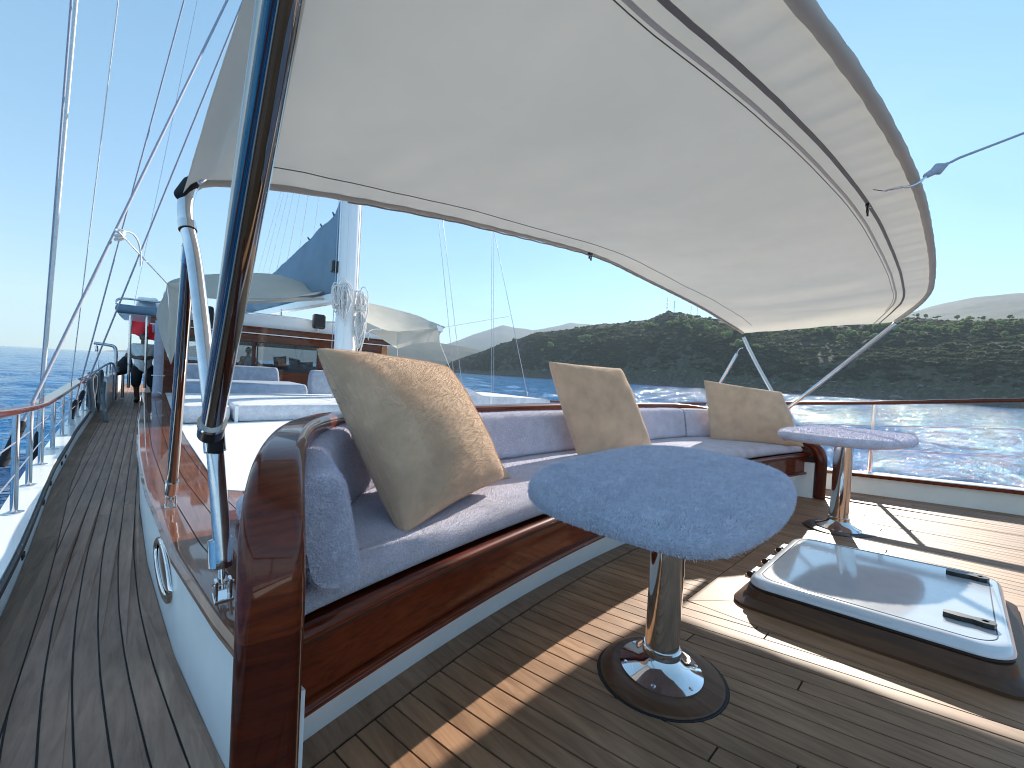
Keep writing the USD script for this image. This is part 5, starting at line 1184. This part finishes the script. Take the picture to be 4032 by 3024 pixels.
# ropes lashed to the left rail
def lash(y, label, seed):
    r_ = np.random.default_rng(seed); xx = CC - half(y) - .03; z = float(rail_z(-1, y)); ms = []
    for k in range(4): a = np.linspace(0, 2*np.pi, 24, endpoint=False); ms.append(tube(np.stack([.05 + .02*k + .02*np.sin(a*2), .14*np.cos(a) + r_.normal(0, .03), -.25 + (.26 + .03*k)*np.sin(a)], 1), .014, 6, closed=True))
    t = thing('rope_coil', label, 'rope', (xx, y, z)); obj('loops', cat_(*ms), 'rope_dark', t, smooth=True); obj('lashing', cat_(*[tube(np.stack([.07*np.cos(a) - .03, 0*a + .03*k, .045*np.sin(a)], 1), .012, 6, closed=True) for k in range(3)]), 'rope_grey', t, smooth=True)
lash(9.3, 'dark rope coil hung on the left rail, nearer of two', 1); lash(10.9, 'dark rope coil hung on the left rail by the bent steel tube', 2)
a = np.linspace(0, 2*np.pi, 16, endpoint=False)
fb = thing('fender', 'long dark fender hung upright inside the left rail', 'fender', (-3.66, 10.2, .02)); obj('body', lathe([(0, .0), (.05, .02), (.075, .10), (.075, .48), (.04, .55), (.02, .57), (0, .57)], 20), 'black_cloth', fb, smooth=40); obj('eye', tube(np.stack([.03*np.cos(a), 0*a, .6 + .03*np.sin(a)], 1), .008, 6, closed=True), 'rope_grey', fb)
# raised bulwark panel and bent tube near the man
rb = thing('gangway_panel', 'raised white bulwark panel beside the man on the side deck', 'panel', (0, 0, 0))
obj('panel', bx(-3.62, -3.52, 11.3, 17.5, -.15, .62, .015), 'white_wall', rb, smooth=40); obj('cap', bx(-3.66, -3.48, 11.25, 17.5, .62, .66, .012), 'white_gelcoat', rb, smooth=40)
for y in (11.9, 12.9, 13.9): obj('post', cyl(V(-3.57, y, .66), V(-3.57, y, .90), .02, 10), 'steel', rb)
obj('top_rail', cyl(V(-3.57, 11.5, .90), V(-3.57, 17, .90), .028, 10), 'steel', rb)
gt = thing('davit', 'bent steel tube with a hanging turnbuckle at the left rail', 'davit', (-3.44, 12.2, .05))
obj('tube', tube(spline([(0, 0, 0), (0, 0, .8), (0, 0, 1.14), (-.03, 0, 1.25), (-.12, 0, 1.285), (-.36, 0, 1.31)], 30), .034, 12), 'steel_blur', gt, smooth=True)
obj('turnbuckle', cat_(cyl(V(-.32, 0, 1.30), V(-.26, -.05, .55), .008, 8), cyl(V(-.318, -.002, 1.25), V(-.31, -.01, 1.12), .028, 10), cyl(V(-.285, -.03, .82), V(-.27, -.045, .62), .02, 10)), 'steel', gt, smooth=True)
ln = thing('mooring_line', 'greyish mooring rope draped along the left rail', 'rope', (0, 0, 0)); obj('rope', tube(spline([(-3.70, 9.6, .70), (-3.62, 10.6, .80), (-3.52, 11.5, .92), (-3.46, 12.1, .86), (-3.44, 12.2, .60), (-3.46, 12.15, .35)], 30), .018, 8), 'rope_grey', ln, smooth=True); obj('turns', cat_(*[tube(np.stack([-3.44 + .055*np.cos(a), 12.2 + .055*np.sin(a), .72 + .035*k + 0*a], 1), .016, 6, closed=True) for k in range(4)]), 'rope_grey', ln, smooth=True)
bs = thing('side_stay', 'curved grey stay leaning inward beside the left rail', 'stay', (0, 0, 0)); obj('stay', tube(spline([(-3.42, 9.6, -.13), (-3.46, 9.9, .02), (-3.52, 10.5, .22), (-3.56, 11.2, .52)], 20), .032, 10), 'rope_dark', bs, smooth=True); obj('shoe', bx(-3.46, -3.38, 9.52, 9.62, -.19, -.11, .02), 'black_plastic', bs, smooth=40)

# ------------------------------------------------------------------ people
def body(J, bones, pitch=.022, it=8):
    m = manifold3d.Manifold()
    parts = [hull([J[a], J[b]], 14) for a, b in bones]
    m = manifold3d.Manifold.batch_boolean(parts, manifold3d.OpType.Add).refine_to_length(pitch)
    v, f = va(m); t = trimesh.Trimesh(v, f, process=True); trimesh.smoothing.filter_taubin(t, iterations=it); return t
def hand(J, name, wrist, dirv, palmn, scale=1.0):
    d = np.array(dirv, float); d /= np.linalg.norm(d); n = np.array(palmn, float); n -= d*(n @ d); n /= np.linalg.norm(n); s_ = np.cross(d, n); w = np.array(wrist, float); B = []
    k = lambda nm, p, r_: J.__setitem__(name + nm, (p, r_*scale))
    for i, (o, L) in enumerate(((-.030, .062), (-.010, .072), (.010, .068), (.028, .052))):
        k(f'k{i}', w + d*.085*scale + s_*o*scale, .011); k(f'm{i}', w + (d*(.085 + L*.5) + s_*o*1.05 + n*.012)*scale, .0088); k(f't{i}', w + (d*(.085 + L*.85) + s_*o*1.05 + n*.034)*scale, .0078); B += [(name + 'w', name + f'k{i}'), (name + f'k{i}', name + f'm{i}'), (name + f'm{i}', name + f't{i}')]
    k('w', w, .020); k('h0', w + (d*.03 - s_*.03 + n*.01)*scale, .013); k('h1', w + (d*.065 - s_*.055 + n*.03)*scale, .0095); k('h2', w + (d*.09 - s_*.058 + n*.045)*scale, .0085)
    B += [(name + 'w', name + 'h0'), (name + 'h0', name + 'h1'), (name + 'h1', name + 'h2')]
    return B
def head(c, yaw, hairname, t, skin, hair_style, tilt=0):
    """c = head centre; faces -y turned by yaw"""
    cy, sy = math.cos(yaw), math.sin(yaw)
    R_ = lambda p: np.array([cy*p[0] - sy*p[1], sy*p[0] + cy*p[1], p[2]]) + np.asarray(c)
    ico = trimesh.creation.icosphere(3, 1.0); v = ico.vertices*V(.074, .094, .112); v[:, 0] *= 1 - .16*np.clip(-v[:, 2]/.112, 0, 1); v[:, 1] -= .012*np.clip(-v[:, 2]/.112, 0, 1)
    sk = manifold3d.Manifold(manifold3d.Mesh(v.astype(np.float32), ico.faces.astype(np.uint32)))
    extra = [hull([((0, -.088, .012), .009), ((0, -.105, -.022), .013)], 10), hull([((-.014, -.095, -.024), .008), ((.014, -.095, -.024), .008)], 10), hull([((0, -.082, -.085), .022), ((0, -.06, -.08), .03)], 10), hull([((-.035, -.08, .032), .010), ((.035, -.08, .032), .010)], 10)] + [hull([((sg*.074, .005, .012), .014), ((sg*.078, .012, -.018), .010)], 10) for sg in (-1, 1)]
    sk = manifold3d.Manifold.batch_boolean([sk] + extra, manifold3d.OpType.Add)
    v2, f2 = va(sk); return np.array([R_(p) for p in v2]), f2, R_
def features(R_, t, hairmat, style):
    ey = [];
    for sg in (-1, 1):
        e = trimesh.creation.icosphere(2, .0115); obj('eye', (np.array([R_(p + V(sg*.031, -.079, .012)) for p in e.vertices]), e.faces), 'eye_white', t, smooth=True)
        e = trimesh.creation.icosphere(1, .0055); obj('pupil', (np.array([R_(p + V(sg*.031, -.0885, .012)) for p in e.vertices]), e.faces), 'hair', t, smooth=True)
        v, f = va(hull([((sg*.016, -.092, .036), .004), ((sg*.046, -.082, .034), .004)], 8)); obj('eyebrow', (np.array([R_(p) for p in v]), f), hairmat, t)
    v, f = va(hull([((-.022, -.087, -.054), .006), ((0, -.094, -.052), .007), ((.022, -.087, -.054), .006)], 10)); obj('mouth', (np.array([R_(p) for p in v]), f), 'lip', t, smooth=True)
    ico = trimesh.creation.icosphere(3, 1.0); h = ico.vertices*V(.082, .102, .119); n = fbm(h*60, 3, 3) - .5; h = h*(1 + .06*n[:, None]); keep = (h[:, 1] > -.055 + .9*(h[:, 2] < .04)*(.055 - h[:, 2])) | (h[:, 2] > .062)
    fk = keep[ico.faces].all(1); ht_ = trimesh.Trimesh(np.array([R_(p + V(0, .004, .006)) for p in h]), ico.faces[fk], process=True); ht_.remove_unreferenced_vertices(); obj('hair', ht_, hairmat, t, smooth=True)
    if style == 'long':
        v, f = va(hull([((0, .10, .04), .05), ((0, .125, -.03), .045), ((0, .12, -.12), .03)], 14)); obj('ponytail', (np.array([R_(p) for p in v]), f), hairmat, t, smooth=True)
    if style == 'glasses' or style == 'long':
        ms = [hull([((sg*.018, -.094, .012), .010), ((sg*.046, -.086, .012), .011)], 10) for sg in (-1, 1)] + [hull([((sg*.055, -.078, .015), .004), ((sg*.08, .01, .015), .004)], 8) for sg in (-1, 1)]
        v, f = cat_(*ms); obj('sunglasses', (np.array([R_(p) for p in v]), f), 'black_plastic', t, smooth=True)

# man leaning at the wheelhouse, forearms crossed over his belly
man = thing('person', 'man in grey polo shirt and black shorts standing on the side deck, arms folded', 'person', (-2.97, 12.95, float(zd(12.95)) + .01))
J = dict(pel=((.0, .02, .93), .135), bel=((0, -.05, 1.10), .158), che=((0, 0, 1.32), .145), nk=((0, .0, 1.47), .058), hd=((0, -.01, 1.56), .055),
         sl=((-.185, .01, 1.395), .068), sr=((.185, .01, 1.395), .068), el=((-.30, -.05, 1.16), .047), er=((.30, -.05, 1.16), .047), wl=((-.02, -.235, 1.10), .033), wr=((.03, -.205, 1.14), .033),
         hl=((-.10, .02, .90), .10), hr=((.10, .02, .90), .10), kl=((-.12, -.03, .50), .066), kr=((.17, -.06, .50), .066), al=((-.10, .03, .09), .043), ar=((.24, .02, .09), .043),
         tl=((-.12, -.15, .04), .034), tr=((.27, -.15, .04), .034), hel=((-.09, .06, .045), .038), her=((.24, .06, .045), .038))
Bn = [('pel', 'bel'), ('bel', 'che'), ('che', 'nk'), ('nk', 'hd'), ('che', 'sl'), ('che', 'sr'), ('bel', 'sl'), ('bel', 'sr'), ('sl', 'el'), ('sr', 'er'), ('el', 'wl'), ('er', 'wr'), ('pel', 'hl'), ('pel', 'hr'), ('hl', 'kl'), ('hr', 'kr'), ('kl', 'al'), ('kr', 'ar'), ('al', 'tl'), ('ar', 'tr'), ('al', 'hel'), ('ar', 'her'), ('hel', 'tl'), ('her', 'tr')]
Bn += hand(J, 'L', J['wl'][0], (.92, .10, .12), (0, 1, -.1)); Bn += hand(J, 'R', J['wr'][0], (-.92, -.12, -.10), (0, 1, .1))
Bn += [('wl', 'Lw'), ('wr', 'Rw')]
bt = body(J, Bn, .020, 4); hv, hf, RH = head((0, -.02, 1.635), .25, None, man, 'skin', '')
obj('body', cat_(bt, (hv, hf)), 'skin', man, smooth=True)
features(RH, man, 'hair_grey', '')
G_ = {k: (p, r_ + .020) for k, (p, r_) in J.items()}; G_['ml'] = (tuple(np.array(J['sl'][0])*.35 + np.array(J['el'][0])*.65), .070); G_['mr'] = (tuple(np.array(J['sr'][0])*.35 + np.array(J['er'][0])*.65), .070)
G_['pl'] = ((0, .01, .90), .162); G_['col'] = ((0, .01, 1.44), .072)
obj('shirt', body(G_, [('pl', 'bel'), ('bel', 'che'), ('che', 'col'), ('che', 'sl'), ('che', 'sr'), ('bel', 'sl'), ('bel', 'sr'), ('sl', 'ml'), ('sr', 'mr')], .025, 6), 'shirt_grey', man, smooth=True)
obj('collar', tube(np.array([(.072*math.cos(a), .01 + .066*math.sin(a), 1.475 - .022*(math.sin(a) < -.3)) for a in np.linspace(0, 2*np.pi, 20, endpoint=False)]), .014, 8, closed=True), 'shirt_grey', man, smooth=True)
Sh = {'p': ((0, .02, .88), .150), 'l': ((-.105, .01, .84), .118), 'r': ((.105, .01, .84), .118), 'kl': ((-.125, -.03, .46), .092), 'kr': ((.172, -.05, .46), .092)}
obj('shorts', body(Sh, [('p', 'l'), ('p', 'r'), ('l', 'kl'), ('r', 'kr')], .025, 5), 'trousers_black', man, smooth=True)
obj('shoe', hull([((-.12, -.17, .035), .036), ((-.09, .07, .04), .042), ((-.10, .02, .07), .04)]), 'black_cloth', man, smooth=True); obj('shoe', hull([((.27, -.17, .035), .036), ((.24, .07, .04), .042), ((.24, .02, .07), .04)]), 'black_cloth', man, smooth=True)

def seated(nm, label, loc, yaw_h, skin, top, sleeve, hairm, style, pose):
    t = thing(nm, label, 'person', loc)
    J = dict(pel=((0, .05, .10), .125), bel=((0, .02, .28), .112), che=((0, -.02, .46), .115), nk=((0, -.04, .61), .045), hd=((0, -.05, .68), .05), sl=((-.155, -.02, .545), .05), sr=((.155, -.02, .545), .05),
             hl=((-.09, 0, .08), .085), hr=((.09, 0, .08), .085), kl=((-.13, -.42, .10), .06), kr=((.13, -.42, .10), .06), al=((-.13, -.42, -.30), .04), ar=((.13, -.42, -.30), .04), tl=((-.13, -.56, -.33), .032), tr=((.13, -.56, -.33), .032))
    if pose == 'chin': J.update(el=((-.24, -.24, .33), .036), wl=((-.10, -.27, .56), .026), er=((.30, -.14, .32), .036), wr=((.44, -.34, .30), .026))
    else: J.update(el=((-.24, -.05, .30), .040), wl=((-.14, -.28, .20), .030), er=((.24, -.05, .30), .040), wr=((.14, -.28, .20), .030))
    Bn = [('pel', 'bel'), ('bel', 'che'), ('che', 'nk'), ('nk', 'hd'), ('che', 'sl'), ('che', 'sr'), ('bel', 'sl'), ('bel', 'sr'), ('sl', 'el'), ('sr', 'er'), ('el', 'wl'), ('er', 'wr'), ('pel', 'hl'), ('pel', 'hr'), ('hl', 'kl'), ('hr', 'kr'), ('kl', 'al'), ('kr', 'ar'), ('al', 'tl'), ('ar', 'tr')]
    Bn += hand(J, 'L', J['wl'][0], (.35, .25, .8) if pose == 'chin' else (.6, -.7, 0), (1, .2, 0), .92); Bn += hand(J, 'R', J['wr'][0], (.75, -.6, .05) if pose == 'chin' else (-.6, -.7, 0), (0, 0, -1), .92); Bn += [('wl', 'Lw'), ('wr', 'Rw')]
    bt = body(J, Bn, .02, 4); hv, hf, RH = head((0, -.06, .755), yaw_h, None, t, skin, style)
    obj('body', cat_(bt, (hv, hf)), skin, t, smooth=True); features(RH, t, hairm, style)
    G_ = {k: (p, r_ + .014) for k, (p, r_) in J.items()}; bones = [('pel', 'bel'), ('bel', 'che')]
    if sleeve: bones += [('che', 'sl'), ('che', 'sr'), ('bel', 'sl'), ('bel', 'sr'), ('sl', 'el'), ('sr', 'er')]
    else: G_['a'] = ((-.085, -.02, .56), .042); G_['b'] = ((.085, -.02, .56), .042); bones += [('che', 'a'), ('che', 'b')]
    obj('top', body(G_, bones, .025, 5), top, t, smooth=True)
    Q = {'p': ((0, .05, .10), .140), 'l': ((-.09, 0, .08), .1), 'r': ((.09, 0, .08), .1), 'kl': ((-.13, -.40, .10), .075), 'kr': ((.13, -.40, .10), .075)}
    obj('shorts', body(Q, [('p', 'l'), ('p', 'r'), ('l', 'kl'), ('r', 'kr')], .025, 4), 'trousers_black', t, smooth=True)
seated('person', 'woman in white tank top and sunglasses seated inside the wheelhouse window', (-.63, 13.5, .68), -.1, 'skin_light', 'shirt_white', False, 'hair', 'long', 'chin')
seated('person', 'person in dark clothes seated inside the wheelhouse, partly hidden by the steel legs', (-1.42, 13.6, .52), .3, 'skin', 'black_cloth', True, 'hair', '', 'lap')
seat_ = thing('bench', 'dark bench under the two people in the wheelhouse', 'bench', (0, 0, 0)); obj('seat', bx(-1.9, -.25, 13.3, 13.9, .05, .50, .03), 'grey_cloth', seat_, smooth=40); obj('backrest', bx(-1.9, -.25, 13.9, 14.05, .05, .98, .03), 'grey_cloth', seat_, smooth=40)
bk_ = thing('rail_cover', 'rounded black cover on the rail left of the man', 'cover', (-3.36, 13.6, .62)); obj('shell', hull([((-.12, 0, .05), .10), ((.02, .05, .18), .18), ((.06, .1, .38), .10)]), 'black_cloth', bk_, smooth=True); obj('stand', cyl(V(0, .05, -.62), V(0, .05, .1), .03, 10), 'steel', bk_)
